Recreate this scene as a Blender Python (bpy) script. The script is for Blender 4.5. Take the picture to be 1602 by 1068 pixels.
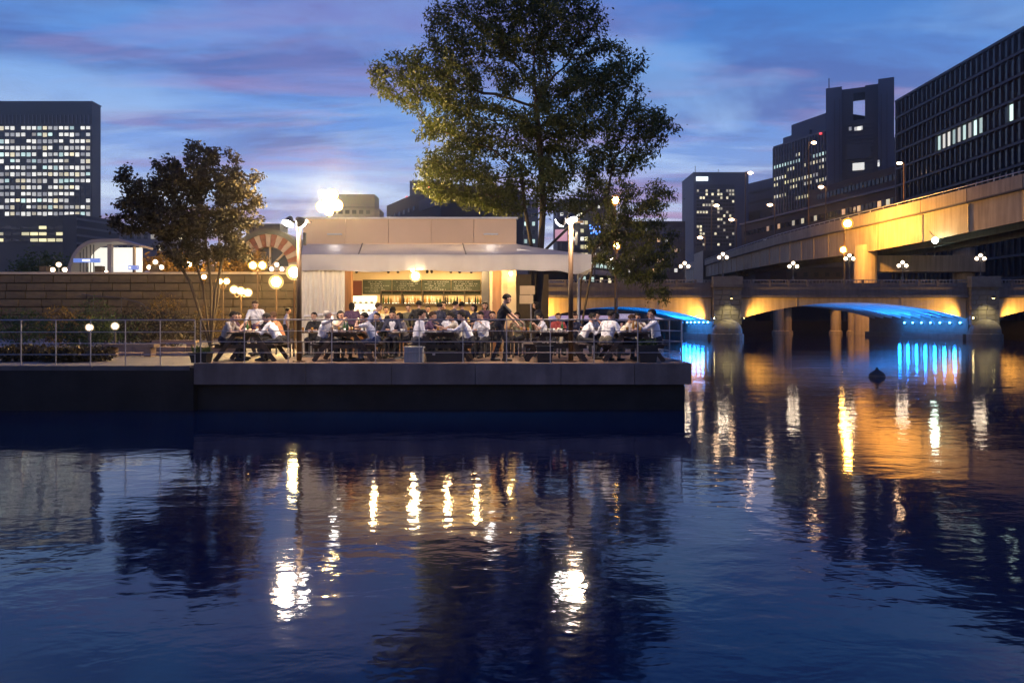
import bpy, bmesh, math, random
import numpy as np
from mathutils import Vector, Matrix, noise as mnoise

for _o in list(bpy.data.objects):
    bpy.data.objects.remove(_o, do_unlink=True)
SC = bpy.context.scene
COL = SC.collection
R = math.radians

# ------------------------------------------------------------------ camera, sky, sun, exposure
F = 1112.5            # focal length in photograph pixels (1602 wide)
CX, HZ, CH = 801.0, 505.0, 2.15
def X(px, d): return (px - CX) / F * d
def Z(py, d): return CH - (py - HZ) / F * d

cam = bpy.data.cameras.new('camera')
camo = bpy.data.objects.new('camera', cam); COL.objects.link(camo)
camo.location = (0, 0, CH); camo.rotation_euler = (R(90), 0, 0)
cam.sensor_width = 36.0; cam.lens = F / 1602 * 36.0
cam.shift_y = -(534 - HZ) / 1602
cam.clip_start = 0.1; cam.clip_end = 6000
SC.camera = camo

SC.view_settings.view_transform = 'Standard'
SC.view_settings.look = 'None'
SC.view_settings.exposure = 0.0
SC.view_settings.gamma = 1.0
SC.view_settings.use_curve_mapping = False
SC.render.engine = 'CYCLES'
SC.cycles.use_denoising = True
SC.cycles.max_bounces = 6
SC.cycles.diffuse_bounces = 3
SC.cycles.glossy_bounces = 4
SC.cycles.transmission_bounces = 4
SC.cycles.transparent_max_bounces = 6
SC.cycles.sample_clamp_indirect = 6.0
SC.cycles.caustics_reflective = False
SC.cycles.caustics_refractive = False
SC.cycles.use_light_tree = True
SC.cycles.volume_bounces = 0
SC.cycles.use_adaptive_sampling = True
SC.cycles.adaptive_threshold = 0.03

SUN_EL, SUN_ROT = R(-2.0), R(-25)
world = bpy.data.worlds.new('World'); SC.world = world; world.use_nodes = True
def make_world():
    nt = world.node_tree; N = nt.nodes; L = nt.links
    N.clear()
    out = N.new('ShaderNodeOutputWorld'); bg = N.new('ShaderNodeBackground')
    L.new(bg.outputs[0], out.inputs[0])
    tc = N.new('ShaderNodeTexCoord')
    sep = N.new('ShaderNodeSeparateXYZ'); L.new(tc.outputs['Generated'], sep.inputs[0])
    def math_(op, a, b=None, c=None):
        m = N.new('ShaderNodeMath'); m.operation = op
        for i, v in enumerate((a, b, c)):
            if v is None: continue
            if isinstance(v, (int, float)): m.inputs[i].default_value = v
            else: L.new(v, m.inputs[i])
        return m.outputs[0]
    def mix(fac, a, b, mode='MIX'):
        m = N.new('ShaderNodeMix'); m.data_type = 'RGBA'; m.blend_type = mode
        for s, v in ((m.inputs[0], fac), (m.inputs[6], a), (m.inputs[7], b)):
            if isinstance(v, (int, float)): s.default_value = v
            elif isinstance(v, tuple): s.default_value = (*v, 1)
            else: L.new(v, s)
        return m.outputs[2]
    def ramp(fac, stops):
        r = N.new('ShaderNodeValToRGB'); e = r.color_ramp.elements
        while len(e) < len(stops): e.new(.5)
        for k, (p, c) in enumerate(stops):
            e[k].position = p
            e[k].color = (*c, 1) if isinstance(c, tuple) else (c, c, c, 1)
        L.new(fac, r.inputs[0]); return r.outputs[0]
    zz = math_('MAXIMUM', sep.outputs[2], 0.0)
    # twilight sky: Nishita with the sun just under the horizon, toned by the dusk ramp of this evening
    sky = N.new('ShaderNodeTexSky'); sky.sky_type = 'NISHITA'; sky.sun_disc = False
    sky.sun_elevation = SUN_EL; sky.sun_rotation = SUN_ROT
    sky.dust_density = 1.0; sky.ozone_density = 3.0
    base = ramp(zz, [(0.0, (.46, .38, .56)), (.08, (.40, .40, .64)), (.16, (.25, .36, .68)),
                     (.26, (.13, .28, .65)), (.38, (.060, .20, .55)), (.55, (.014, .125, .56)), (.75, (.007, .092, .52)), (1.0, (.005, .062, .42))])
    col = mix(1.0, base, mix(1.0, sky.outputs[0], (.25, .25, .25), 'MULTIPLY'), 'ADD')
    # cloud sheet seen in perspective: direction projected on a plane overhead
    den = math_('ADD', zz, 0.10)
    u = math_('DIVIDE', sep.outputs[0], den); v = math_('DIVIDE', sep.outputs[1], den)
    comb = N.new('ShaderNodeCombineXYZ'); L.new(u, comb.inputs[0]); L.new(v, comb.inputs[1])
    def cloud(sc, rot, scl, det, rough, dist, off):
        mp = N.new('ShaderNodeMapping'); mp.inputs['Rotation'].default_value = (0, 0, R(rot))
        mp.inputs['Scale'].default_value = sc; mp.inputs['Location'].default_value = off
        L.new(comb.outputs[0], mp.inputs[0])
        n = N.new('ShaderNodeTexNoise'); n.inputs['Scale'].default_value = scl
        n.inputs['Detail'].default_value = det; n.inputs['Roughness'].default_value = rough
        n.inputs['Distortion'].default_value = dist
        L.new(mp.outputs[0], n.inputs[0]); return n.outputs[0]
    c1 = cloud((.50, 1.0, 1), 14, 1.9, 9, .62, .45, (3.1, 7.4, 0))     # broad grey-violet sheets
    c2 = cloud((.34, 1.2, 1), 10, 2.0, 9, .58, .4, (9.3, 1.7, 0))      # pink streaks
    c3 = cloud((.50, 1.0, 1), 18, 1.45, 9, .60, .6, (1.2, 12.6, 0))    # clear bright gaps
    low = ramp(zz, [(0.0, 1.0), (.14, 1.0), (.30, .55), (.45, .2), (.7, .05)])
    m1 = math_('MULTIPLY', ramp(c1, [(.44, 0.0), (.58, 1.0)]), .70)
    greyviol = ramp(zz, [(0.0, (.25, .20, .36)), (.15, (.16, .18, .42)), (.30, (.085, .13, .39)), (.42, (.05, .10, .35)), (.6, (.02, .05, .22)), (1.0, (.006, .02, .12))])
    col = mix(m1, col, greyviol)
    m2 = math_('MULTIPLY', math_('MULTIPLY', ramp(c2, [(.49, 0.0), (.62, 1.0)]), low), .78)
    col = mix(m2, col, (.50, .28, .47))
    m3 = math_('MULTIPLY', math_('MULTIPLY', ramp(c3, [(.48, 0.0), (.62, 1.0)]), low), 1.0)
    gap = ramp(zz, [(0.0, (.88, .80, .90)), (.15, (.66, .78, .98)), (.3, (.27, .50, .88))])
    col = mix(m3, col, gap)
    # below the horizon: dark ground
    below = math_('LESS_THAN', sep.outputs[2], -0.002)
    col = mix(below, col, (.01, .011, .016))
    L.new(col, bg.inputs[0]); bg.inputs[1].default_value = 1.06
    world.cycles.sampling_method = 'MANUAL'; world.cycles.sample_map_resolution = 512
make_world()

sun = bpy.data.lights.new('sun', 'SUN'); sun.energy = 0.03; sun.angle = R(20); sun.color = (1, .75, .7)
suno = bpy.data.objects.new('sun', sun); COL.objects.link(suno)
suno.rotation_euler = (R(84), 0, R(155))

# ------------------------------------------------------------------ helpers
class MB:
    """collects simple shapes into one mesh"""
    def __init__(s): s.v = []; s.f = []; s.m = []
    def add(s, vs, fs, mi=0):
        o = len(s.v); s.v += [tuple(p) for p in vs]
        s.f += [tuple(o + i for i in f) for f in fs]; s.m += [mi] * len(fs); return s
    def box(s, c, size, rz=0, mi=0, rot=None):
        hx, hy, hz = size[0] / 2, size[1] / 2, size[2] / 2
        P = [Vector((a * hx, b * hy, e * hz)) for e in (-1, 1) for b in (-1, 1) for a in (-1, 1)]
        m = rot if rot is not None else Matrix.Rotation(rz, 3, 'Z')
        P = [m @ p + Vector(c) for p in P]
        return s.add(P, [(0, 2, 3, 1), (4, 5, 7, 6), (0, 1, 5, 4), (2, 6, 7, 3), (0, 4, 6, 2), (1, 3, 7, 5)], mi)
    def bar(s, p0, p1, w, h, mi=0):
        p0 = Vector(p0); p1 = Vector(p1); d = (p1 - p0); L = d.length; d.normalize()
        up = Vector((0, 0, 1)) if abs(d.z) < .95 else Vector((0, 1, 0))
        a = d.cross(up).normalized(); b = a.cross(d).normalized()
        P = []
        for p in (p0, p1):
            for i, j in ((-1, -1), (1, -1), (1, 1), (-1, 1)): P.append(p + a * i * w / 2 + b * j * h / 2)
        return s.add(P, [(0, 3, 2, 1), (4, 5, 6, 7), (0, 1, 5, 4), (1, 2, 6, 5), (2, 3, 7, 6), (3, 0, 4, 7)], mi)
    def tube(s, pts, rad, n=8, mi=0, cap=True):
        pts = [Vector(p) for p in pts]
        if isinstance(rad, (int, float)): rad = [rad] * len(pts)
        vs = []; prev = None
        for i, p in enumerate(pts):
            d = (pts[min(i + 1, len(pts) - 1)] - pts[max(i - 1, 0)]).normalized()
            if prev is None:
                ref = Vector((0, 0, 1)) if abs(d.z) < .9 else Vector((1, 0, 0))
                a = d.cross(ref).normalized()
            else:
                a = (prev - d * prev.dot(d)).normalized()
            prev = a; b = d.cross(a)
            for k in range(n):
                t = 2 * math.pi * k / n
                vs.append(p + (a * math.cos(t) + b * math.sin(t)) * rad[i])
        fs = []
        for i in range(len(pts) - 1):
            for k in range(n):
                k2 = (k + 1) % n
                fs.append((i * n + k, i * n + k2, (i + 1) * n + k2, (i + 1) * n + k))
        if cap:
            fs.append(tuple(range(n - 1, -1, -1))); fs.append(tuple((len(pts) - 1) * n + k for k in range(n)))
        return s.add(vs, fs, mi)
    def cyl(s, p0, p1, r0, r1=None, n=12, mi=0): return s.tube([p0, p1], [r0, r0 if r1 is None else r1], n, mi)
    def lathe(s, prof, n=16, c=(0, 0, 0), mi=0, a0=0, a1=2 * math.pi):
        full = abs(a1 - a0 - 2 * math.pi) < 1e-6; vs = []; k = n if full else n + 1
        for r, z in prof:
            for i in range(k):
                t = a0 + (a1 - a0) * i / n
                vs.append((c[0] + r * math.cos(t), c[1] + r * math.sin(t), c[2] + z))
        fs = []
        for j in range(len(prof) - 1):
            for i in range(n):
                i2 = (i + 1) % k
                fs.append((j * k + i, j * k + i2, (j + 1) * k + i2, (j + 1) * k + i))
        return s.add(vs, fs, mi)
    def ball(s, c, r, n=12, m=8, mi=0):
        r = (r, r, r) if isinstance(r, (int, float)) else r
        vs = [(c[0], c[1], c[2] - r[2])]
        for j in range(1, m):
            p = -math.pi / 2 + math.pi * j / m
            for i in range(n):
                t = 2 * math.pi * i / n
                vs.append((c[0] + r[0] * math.cos(p) * math.cos(t), c[1] + r[1] * math.cos(p) * math.sin(t), c[2] + r[2] * math.sin(p)))
        vs.append((c[0], c[1], c[2] + r[2])); fs = []
        for i in range(n):
            i2 = (i + 1) % n
            fs.append((0, 1 + i2, 1 + i))
            for j in range(m - 2): fs.append((1 + j * n + i, 1 + j * n + i2, 1 + (j + 1) * n + i2, 1 + (j + 1) * n + i))
            fs.append((1 + (m - 2) * n + i, 1 + (m - 2) * n + i2, len(vs) - 1))
        return s.add(vs, fs, mi)
    def strip(s, top, bot, y0, y1, mi=0):
        """a solid between an upper and a lower (x,z) line, from y0 to y1"""
        n = len(top); vs = []
        for y in (y0, y1):
            vs += [(p[0], y, p[1]) for p in top] + [(p[0], y, p[1]) for p in bot]
        fs = []; B = 2 * n
        for i in range(n - 1):
            fs.append((i, n + i, n + i + 1, i + 1)); fs.append((B + i, B + i + 1, B + n + i + 1, B + n + i))
            fs.append((i, i + 1, B + i + 1, B + i)); fs.append((n + i, B + n + i, B + n + i + 1, n + i + 1))
        fs.append((0, B, B + n, n)); fs.append((n - 1, n + n - 1, B + n + n - 1, B + n - 1))
        return s.add(vs, fs, mi)
    def mesh(s, name, mats, smooth=False, fix=True):
        me = bpy.data.meshes.new(name); me.from_pydata(s.v, [], s.f)
        for m in (mats if isinstance(mats, (list, tuple)) else [mats]): me.materials.append(MT[m] if isinstance(m, str) else m)
        if any(s.m): me.polygons.foreach_set('material_index', s.m)
        if fix:
            bm = bmesh.new(); bm.from_mesh(me); bmesh.ops.recalc_face_normals(bm, faces=bm.faces); bm.to_mesh(me); bm.free()
        if smooth: me.polygons.foreach_set('use_smooth', [True] * len(me.polygons))
        me.update(); return me
    def build(s, name, mats, parent=None, loc=(0, 0, 0), smooth=False, fix=True):
        return put(name, s.mesh(name, mats, smooth, fix), parent, loc)

def put(name, me, parent=None, loc=(0, 0, 0), scale=None, rot=None):
    o = bpy.data.objects.new(name, me); COL.objects.link(o); o.location = loc
    if parent is not None: o.parent = parent
    if scale is not None: o.scale = scale
    if rot is not None: o.rotation_euler = rot
    return o
def tag(o, label=None, cat=None, group=None, kind=None):
    if label: o['label'] = label
    if cat: o['category'] = cat
    if group: o['group'] = group
    if kind: o['kind'] = kind
    return o
def thing(name, label, cat, loc=(0, 0, 0), rz=0, group=None):
    o = bpy.data.objects.new(name, None); COL.objects.link(o); o.empty_display_size = .1
    o.location = loc; o.rotation_euler = (0, 0, rz)
    return tag(o, label, cat, group)
def copy_tree(o, parent=None):
    c = o.copy(); COL.objects.link(c); c.parent = parent
    for ch in o.children: copy_tree(ch, c)
    return c
def lamp_light(kind, name, parent, loc, energy, color, size=.1, target=None, spot=None, blend=.6):
    l = bpy.data.lights.new(name, kind); l.energy = energy; l.color = color
    l.shadow_soft_size = size
    if kind == 'SPOT': l.spot_size = R(spot); l.spot_blend = blend
    o = bpy.data.objects.new(name, l); COL.objects.link(o); o.parent = parent; o.location = loc
    if target is not None:
        o.rotation_euler = (Vector(target) - Vector(loc)).to_track_quat('-Z', 'Y').to_euler()
    return o

# ------------------------------------------------------------------ materials
MT = {}
def M(name, col, rough=.6, metal=0.0, var=.22, scale=2.0, bump=0.0, bscale=None, spec=.5, stretch=None, trans=0, streak=False):
    m = bpy.data.materials.new(name); m.use_nodes = True; nt = m.node_tree; N = nt.nodes; L = nt.links
    b = N['Principled BSDF']; b.inputs['Roughness'].default_value = rough; b.inputs['Metallic'].default_value = metal
    b.inputs['Specular IOR Level'].default_value = spec
    tc = N.new('ShaderNodeTexCoord'); src = tc.outputs['Object']
    if stretch:
        mp = N.new('ShaderNodeMapping'); mp.inputs['Scale'].default_value = stretch; L.new(src, mp.inputs[0]); src = mp.outputs[0]
    n = N.new('ShaderNodeTexNoise'); n.inputs['Scale'].default_value = scale; n.inputs['Detail'].default_value = 5
    n.inputs['Roughness'].default_value = .6; L.new(src, n.inputs[0])
    r = N.new('ShaderNodeValToRGB'); r.color_ramp.elements[0].position = .28; r.color_ramp.elements[1].position = .72
    r.color_ramp.elements[0].color = (*[max(0, c * (1 - var)) for c in col], 1)
    r.color_ramp.elements[1].color = (*[min(1, c * (1 + var)) for c in col], 1)
    L.new(n.outputs[0], r.inputs[0]); cout = r.outputs[0]
    oi = N.new('ShaderNodeObjectInfo'); mr = N.new('ShaderNodeMapRange'); L.new(oi.outputs['Random'], mr.inputs[0])
    mr.inputs[3].default_value = 1 - var * .5; mr.inputs[4].default_value = 1 + var * .5
    mu = N.new('ShaderNodeVectorMath'); mu.operation = 'SCALE'; L.new(cout, mu.inputs[0]); L.new(mr.outputs[0], mu.inputs['Scale'])
    cout = mu.outputs[0]
    if streak:   # rain streaks running down from the top edges
        mp2 = N.new('ShaderNodeMapping'); mp2.inputs['Scale'].default_value = (1.6, 1.6, .09); L.new(tc.outputs['Object'], mp2.inputs[0])
        n3 = N.new('ShaderNodeTexNoise'); n3.inputs['Scale'].default_value = 1.6; n3.inputs['Detail'].default_value = 4; L.new(mp2.outputs[0], n3.inputs[0])
        r3 = N.new('ShaderNodeValToRGB'); r3.color_ramp.elements[0].position = .38; r3.color_ramp.elements[1].position = .62
        r3.color_ramp.elements[0].color = (.74, .72, .70, 1); r3.color_ramp.elements[1].color = (1, 1, 1, 1); L.new(n3.outputs[0], r3.inputs[0])
        mm = N.new('ShaderNodeMix'); mm.data_type = 'RGBA'; mm.blend_type = 'MULTIPLY'; mm.inputs[0].default_value = 1
        L.new(cout, mm.inputs[6]); L.new(r3.outputs[0], mm.inputs[7]); cout = mm.outputs[2]
    L.new(cout, b.inputs['Base Color'])
    if bump:
        n2 = N.new('ShaderNodeTexNoise'); n2.inputs['Scale'].default_value = bscale or scale * 6; n2.inputs['Detail'].default_value = 4; L.new(src, n2.inputs[0])
        bp = N.new('ShaderNodeBump'); bp.inputs['Strength'].default_value = .6; bp.inputs['Distance'].default_value = bump
        L.new(n2.outputs[0], bp.inputs['Height']); L.new(bp.outputs[0], b.inputs['Normal'])
    if trans:
        t = N.new('ShaderNodeBsdfTranslucent'); L.new(cout, t.inputs[0])
        mx = N.new('ShaderNodeMixShader'); mx.inputs[0].default_value = trans
        L.new(b.outputs[0], mx.inputs[1]); L.new(t.outputs[0], mx.inputs[2])
        L.new(mx.outputs[0], N['Material Output'].inputs[0])
    MT[name] = m; return m
def E(name, col, strength, vary=0.0, base=None):
    m = bpy.data.materials.new(name); m.use_nodes = True; nt = m.node_tree; N = nt.nodes; L = nt.links
    b = N['Principled BSDF']; b.inputs['Base Color'].default_value = (*(base or (.5, .5, .5)), 1); b.inputs['Roughness'].default_value = .3
    b.inputs['Emission Color'].default_value = (*col, 1); b.inputs['Emission Strength'].default_value = strength
    if vary:
        oi = N.new('ShaderNodeObjectInfo'); mr = N.new('ShaderNodeMapRange'); L.new(oi.outputs['Random'], mr.inputs[0])
        mr.inputs[3].default_value = strength * (1 - vary); mr.inputs[4].default_value = strength * (1 + vary)
        L.new(mr.outputs[0], b.inputs['Emission Strength'])
    if strength <= 6: m.cycles.emission_sampling = 'NONE'
    MT[name] = m; return m

M('concrete', (.20, .14, .115), .8, var=.3, scale=1.3, bump=.01, streak=True)
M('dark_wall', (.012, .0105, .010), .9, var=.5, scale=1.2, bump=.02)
M('deck_wood', (.17, .105, .065), .65, var=.3, scale=2, stretch=(.6, 7, 1))
M('paving', (.13, .115, .105), .75, var=.25, scale=1.5, bump=.004)
M('soil', (.05, .045, .03), .95, var=.3)
M('beige_panel', (.60, .41, .25), .55, var=.07, scale=.7)
M('trim_dark', (.06, .055, .055), .5, var=.2)
M('awning', (.44, .415, .40), .6, var=.08, scale=1.1, trans=.22)
M('curtain', (.74, .72, .64), .35, var=.08, scale=2, trans=.35)
M('cream_wall', (.62, .48, .29), .6, var=.10, scale=1)
M('wood_warm', (.30, .15, .07), .5, var=.25, scale=2, stretch=(4, 4, .5))
M('maroon', (.13, .025, .02), .5)
M('steel', (.36, .34, .33), .4, metal=.8, var=.12)
M('galv', (.50, .49, .48), .5, metal=.6, var=.15)
M('pole_brown', (.11, .06, .025), .5, metal=.2, var=.15)
M('pole_dark', (.05, .05, .055), .5, metal=.4)
M('dark_wood', (.055, .034, .024), .6, var=.4, scale=3, stretch=(8, .6, 8), bump=.002)
M('black', (.012, .012, .014), .5, var=.3)
M('grey_plastic', (.34, .33, .31), .5, var=.1)
M('cardboard', (.42, .29, .15), .8, var=.1)
M('paper', (.75, .72, .66), .7, var=.06)
M('stone', (.12, .088, .05), .85, var=.28, scale=1.4, bump=.02, bscale=5)
M('stone_grey', (.12, .105, .085), .85, var=.25, scale=1.0, bump=.02, bscale=4)
M('mortar', (.06, .045, .03), .95)
M('brick_red', (.34, .13, .07), .85, var=.3, scale=2)
M('hall_stone', (.55, .45, .32), .8, var=.15)
M('copper', (.12, .12, .09), .6, metal=.3)
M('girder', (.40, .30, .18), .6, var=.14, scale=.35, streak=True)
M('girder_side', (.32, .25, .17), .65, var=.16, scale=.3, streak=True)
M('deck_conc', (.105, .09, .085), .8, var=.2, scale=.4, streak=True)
M('soffit', (.30, .30, .31), .7, var=.15, scale=.3)
M('asphalt', (.05, .05, .052), .85)
M('rail_metal', (.20, .19, .19), .5, metal=.3)
M('bld_blue', (.045, .055, .088), .6, var=.12, scale=.05)
M('bld_dark', (.020, .022, .034), .6, var=.2, scale=.05)
M('bld_black', (.022, .024, .034), .45, var=.2, scale=.05)
M('bld_grey', (.13, .125, .14), .7, var=.12, scale=.05)
M('bld_pale', (.26, .235, .24), .7, var=.08, scale=.05)
M('bld_brown', (.045, .026, .024), .7, var=.2, scale=.05)
M('fin', (.085, .088, .11), .5, metal=.3)
M('fin_dark', (.032, .034, .05), .5, metal=.3)
M('glass_dark', (.02, .024, .034), .12, var=.3, scale=.1)
M('bark', (.075, .055, .038), .9, var=.35, scale=6, bump=.01, stretch=(1, 1, .2))
M('leaf_olive', (.062, .076, .013), .6, var=.45, scale=.7, trans=.3)
M('leaf_dark', (.040, .032, .016), .6, var=.45, scale=.8, trans=.25)
M('leaf_green', (.055, .085, .02), .6, var=.4, scale=1.2, trans=.25)
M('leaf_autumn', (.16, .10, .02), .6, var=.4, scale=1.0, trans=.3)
M('skin', (.52, .30, .20), .55, var=.06)
M('lip', (.34, .12, .09), .5, var=.05)
M('eye', (.02, .015, .012), .3, var=.05)
for nm, c in dict(shirt_white=(.74, .73, .74), shirt_cream=(.66, .58, .44), shirt_blue=(.30, .33, .52), shirt_grey=(.33, .28, .24),
                  shirt_navy=(.025, .028, .06), shirt_black=(.016, .016, .02), shirt_orange=(.48, .19, .08), shirt_red=(.42, .07, .06),
                  shirt_plum=(.10, .05, .10), shirt_olive=(.20, .18, .11), trouser_dark=(.018, .018, .024), trouser_khaki=(.17, .15, .11),
                  trouser_grey=(.06, .06, .07), denim=(.05, .065, .12)).items():
    M(nm, c, .8, var=.12, scale=7, bump=.004, bscale=22)
M('shoe', (.015, .014, .013), .4)
M('hair_black', (.012, .010, .009), .75, var=.3, scale=20, spec=.2)
M('hair_brown', (.055, .028, .015), .75, var=.3, scale=20, spec=.2)
M('hair_grey', (.30, .27, .24), .75, var=.25, scale=20)
M('glass_amber', (.35, .17, .03), .1, var=.3)
M('glass_green', (.05, .12, .04), .1, var=.3)
M('glass_white', (.72, .70, .62), .12, var=.2)
M('red_plastic', (.45, .03, .02), .4)
M('blue_sign', (.03, .12, .50), .4)
M('white_paint', (.78, .78, .78), .5, var=.05)
M('buoy', (.035, .03, .028), .6)
# things that give off light
E('globe_white', (1.0, .78, .55), 45)
E('globe_warm', (1.0, .58, .16), 260)
E('globe_sodium', (1.0, .50, .09), 330)
E('globe_big', (1.0, .64, .22), 2600)
E('globe_yellow', (1.0, .72, .28), 300)
E('flood_face', (1.0, .88, .80), 240)
E('street_lamp', (1.0, .62, .34), 30)
E('pendant', (1.0, .78, .42), 110)
E('led_blue', (.12, .45, 1.0), 12)
E('led_warm', (1.0, .78, .30), 40)
E('green_white', (.75, 1.0, .80), 60)
E('win_white', (1.0, .97, .84), .72, .75)
E('win_warm', (1.0, .86, .50), .75, .75)
E('win_yellow', (1.0, .88, .42), .85, .6)
E('win_cool', (.72, 1.0, .90), .85, .55)
E('win_amber', (1.0, .55, .18), .6, .6)
E('sign_white', (.88, .97, 1.0), 1.6)
E('sign_pink', (1.0, .42, .50), .45)
E('sign_blue', (.02, .22, 1.0), .55)
E('sign_blue_text', (.95, .98, 1.0), 1.5)
E('beacon_red', (1.0, .06, .05), 1.6)
E('lit_white', (1.0, .98, .84), .95)
E('lit_room', (1.0, .86, .58), 2.2)
E('flower_led', (.01, .22, 1.0), 2.2)

def shell(name, col, strength, fac):
    """frosted lamp glass: lets the bulb shine through, its own glow stands in for the halo"""
    m = bpy.data.materials.new(name); m.use_nodes = True; nt = m.node_tree; N = nt.nodes; L = nt.links
    N.remove(N['Principled BSDF']); tr = N.new('ShaderNodeBsdfTransparent'); em = N.new('ShaderNodeEmission'); mx = N.new('ShaderNodeMixShader')
    em.inputs[0].default_value = (*col, 1); em.inputs[1].default_value = strength; mx.inputs[0].default_value = fac
    L.new(tr.outputs[0], mx.inputs[1]); L.new(em.outputs[0], mx.inputs[2]); L.new(mx.outputs[0], N['Material Output'].inputs[0])
    m.cycles.emission_sampling = 'NONE'; MT[name] = m
shell('shell_white', (1.0, .72, .45), 1.5, .34)  # shell emission imitates the soft halo round each bulb
shell('shell_warm', (1.0, .50, .10), 1.7, .34)
shell('shell_yellow', (1.0, .66, .24), 2.0, .36)
shell('shell_sodium', (1.0, .42, .05), 2.0, .36)
SHELL = dict(globe_white='shell_white', globe_warm='shell_warm', globe_yellow='shell_yellow', globe_big='shell_yellow', globe_sodium='shell_sodium', pendant='shell_yellow', flood_face='shell_white')
def globe(parent, c, r, mat, name='globe', core=.62):
    o = MB().ball(c, r, 18, 12).build(name, SHELL[mat], parent, smooth=True)
    MB().ball(c, r * core, 12, 8).build('bulb', mat, o, smooth=True)
    return o

def water_mat():
    m = bpy.data.materials.new('water'); m.use_nodes = True; nt = m.node_tree; N = nt.nodes; L = nt.links
    b = N['Principled BSDF']; b.inputs['Base Color'].default_value = (.0004, .008, .042, 1)
    b.inputs['Roughness'].default_value = .06; b.inputs['IOR'].default_value = 1.52
    tc = N.new('ShaderNodeTexCoord')
    def nz(sc, rot, scale, det, rough, loc=(0, 0, 0), dist=0.0):
        mp = N.new('ShaderNodeMapping'); mp.inputs['Scale'].default_value = sc; mp.inputs['Rotation'].default_value = (0, 0, R(rot)); mp.inputs['Location'].default_value = loc
        L.new(tc.outputs['Object'], mp.inputs[0])
        n = N.new('ShaderNodeTexNoise'); n.inputs['Scale'].default_value = scale; n.inputs['Detail'].default_value = det
        n.inputs['Roughness'].default_value = rough; n.inputs['Distortion'].default_value = dist; L.new(mp.outputs[0], n.inputs[0]); return n.outputs[0]
    a = nz((.55, 1, 1), 8, .55, 2, .5)           # slow swell
    bb = nz((.6, 1, 1), -12, 3.0, 3, .55, (4, 2, 0), .3)   # ripples
    c = nz((.7, 1, 1), 20, 7.0, 2, .5, (1, 7, 0))   # fine chop
    patch = nz((.5, 1, 1), 15, .13, 2, .5, (2.3, 5.1, 0))     # wind patches where the chop is stronger
    pr = N.new('ShaderNodeMapRange'); L.new(patch, pr.inputs[0]); pr.inputs[1].default_value = .35; pr.inputs[2].default_value = .65
    pr.inputs[3].default_value = .45; pr.inputs[4].default_value = 1.25
    def mul(x, y):
        q = N.new('ShaderNodeMath'); q.operation = 'MULTIPLY'; L.new(x, q.inputs[0])
        if isinstance(y, float): q.inputs[1].default_value = y
        else: L.new(y, q.inputs[1])
        return q.outputs[0]
    def add(x, y):
        q = N.new('ShaderNodeMath'); q.operation = 'ADD'; L.new(x, q.inputs[0]); L.new(y, q.inputs[1]); return q.outputs[0]
    h = add(mul(a, .015), mul(add(mul(bb, .0066), mul(c, .0017)), pr.outputs[0]))
    bp = N.new('ShaderNodeBump'); bp.inputs['Strength'].default_value = 1.0; bp.inputs['Distance'].default_value = 1.0
    L.new(h, bp.inputs['Height']); L.new(bp.outputs[0], b.inputs['Normal'])
    MT['water'] = m
water_mat()

def unit_box(mat):
    key = 'ub_' + mat
    if key not in UB: UB[key] = MB().box((0, 0, 0), (1, 1, 1)).mesh('box', mat)
    return UB[key]
UB = {}
def bx(name, mat, parent, c, size):
    """a box-shaped piece that shares one mesh with its look-alikes"""
    return put(name, unit_box(mat), parent, c, size)

FZ = 1.15      # terrace floor above the water
DT = 17.5      # terrace front edge, metres from the lens
# ------------------------------------------------------------------ the setting: water, ground, quay
rnd = random.Random(7)
def sheet(name, pts, z, mat, kind='structure', zb=None, side=None):
    mb = MB(); n = len(pts)
    if zb is None:
        mb.add([(x, y, z) for x, y in pts], [tuple(range(n))])
    else:
        mb.add([(x, y, z) for x, y in pts] + [(x, y, zb) for x, y in pts], [tuple(range(n))])
        mb.f += [(i, i + n, (i + 1) % n + n, (i + 1) % n) for i in range(n)]; mb.m += [1] * n
    return tag(mb.build(name, [mat, side or mat]), kind=kind)
sheet('water', [(-700, -60), (700, -60), (700, 300), (-700, 300)], 0.0, 'water')
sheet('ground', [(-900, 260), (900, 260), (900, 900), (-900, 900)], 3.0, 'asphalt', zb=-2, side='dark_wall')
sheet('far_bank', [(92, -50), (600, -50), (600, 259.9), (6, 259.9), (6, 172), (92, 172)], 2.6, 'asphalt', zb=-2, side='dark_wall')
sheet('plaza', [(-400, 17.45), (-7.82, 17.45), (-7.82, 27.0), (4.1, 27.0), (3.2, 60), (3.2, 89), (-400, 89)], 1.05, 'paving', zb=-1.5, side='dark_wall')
sheet('street_embankment', [(-420, 50.6), (2.6, 50.6), (2.6, 88), (2.6, 259), (-420, 259)], 5.6, 'asphalt', zb=-1, side='mortar')

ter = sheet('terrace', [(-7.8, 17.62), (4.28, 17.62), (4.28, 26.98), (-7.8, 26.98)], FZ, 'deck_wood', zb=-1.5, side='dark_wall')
xs = [-7.8, -5.05, -2.95, -.9, 1.2, 3.0, 4.4]
for a, b in zip(xs[:-1], xs[1:]):
    m = MB().box(((a + b) / 2, 17.56, .90), (b - a - .012, .28, .515)); m.build('coping_block', 'concrete', ter)
for k in range(4):
    MB().box((4.34, 18.9 + k * 2.2, .90), (.24, 2.18, .515)).build('coping_block', 'concrete', ter)
# low kerb along the plaza edge on the left
pz = bpy.data.objects['plaza']
for k in range(14):
    MB().box((-9.1 - k * 2.4, 17.62, 1.04), (2.38, .36, .11)).build('kerb_stone', 'deck_conc', pz)
# wide plaza steps of pale stone seen edge-on behind the rail
for k, (y, h) in enumerate(((24.0, .10), (27.2, .18))):
    for j in range(9):
        MB().box((-27 + j * 1.95, y, 1.05 + h / 2), (1.93, .5, h)).build('step_stone', 'concrete', pz)

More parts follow.
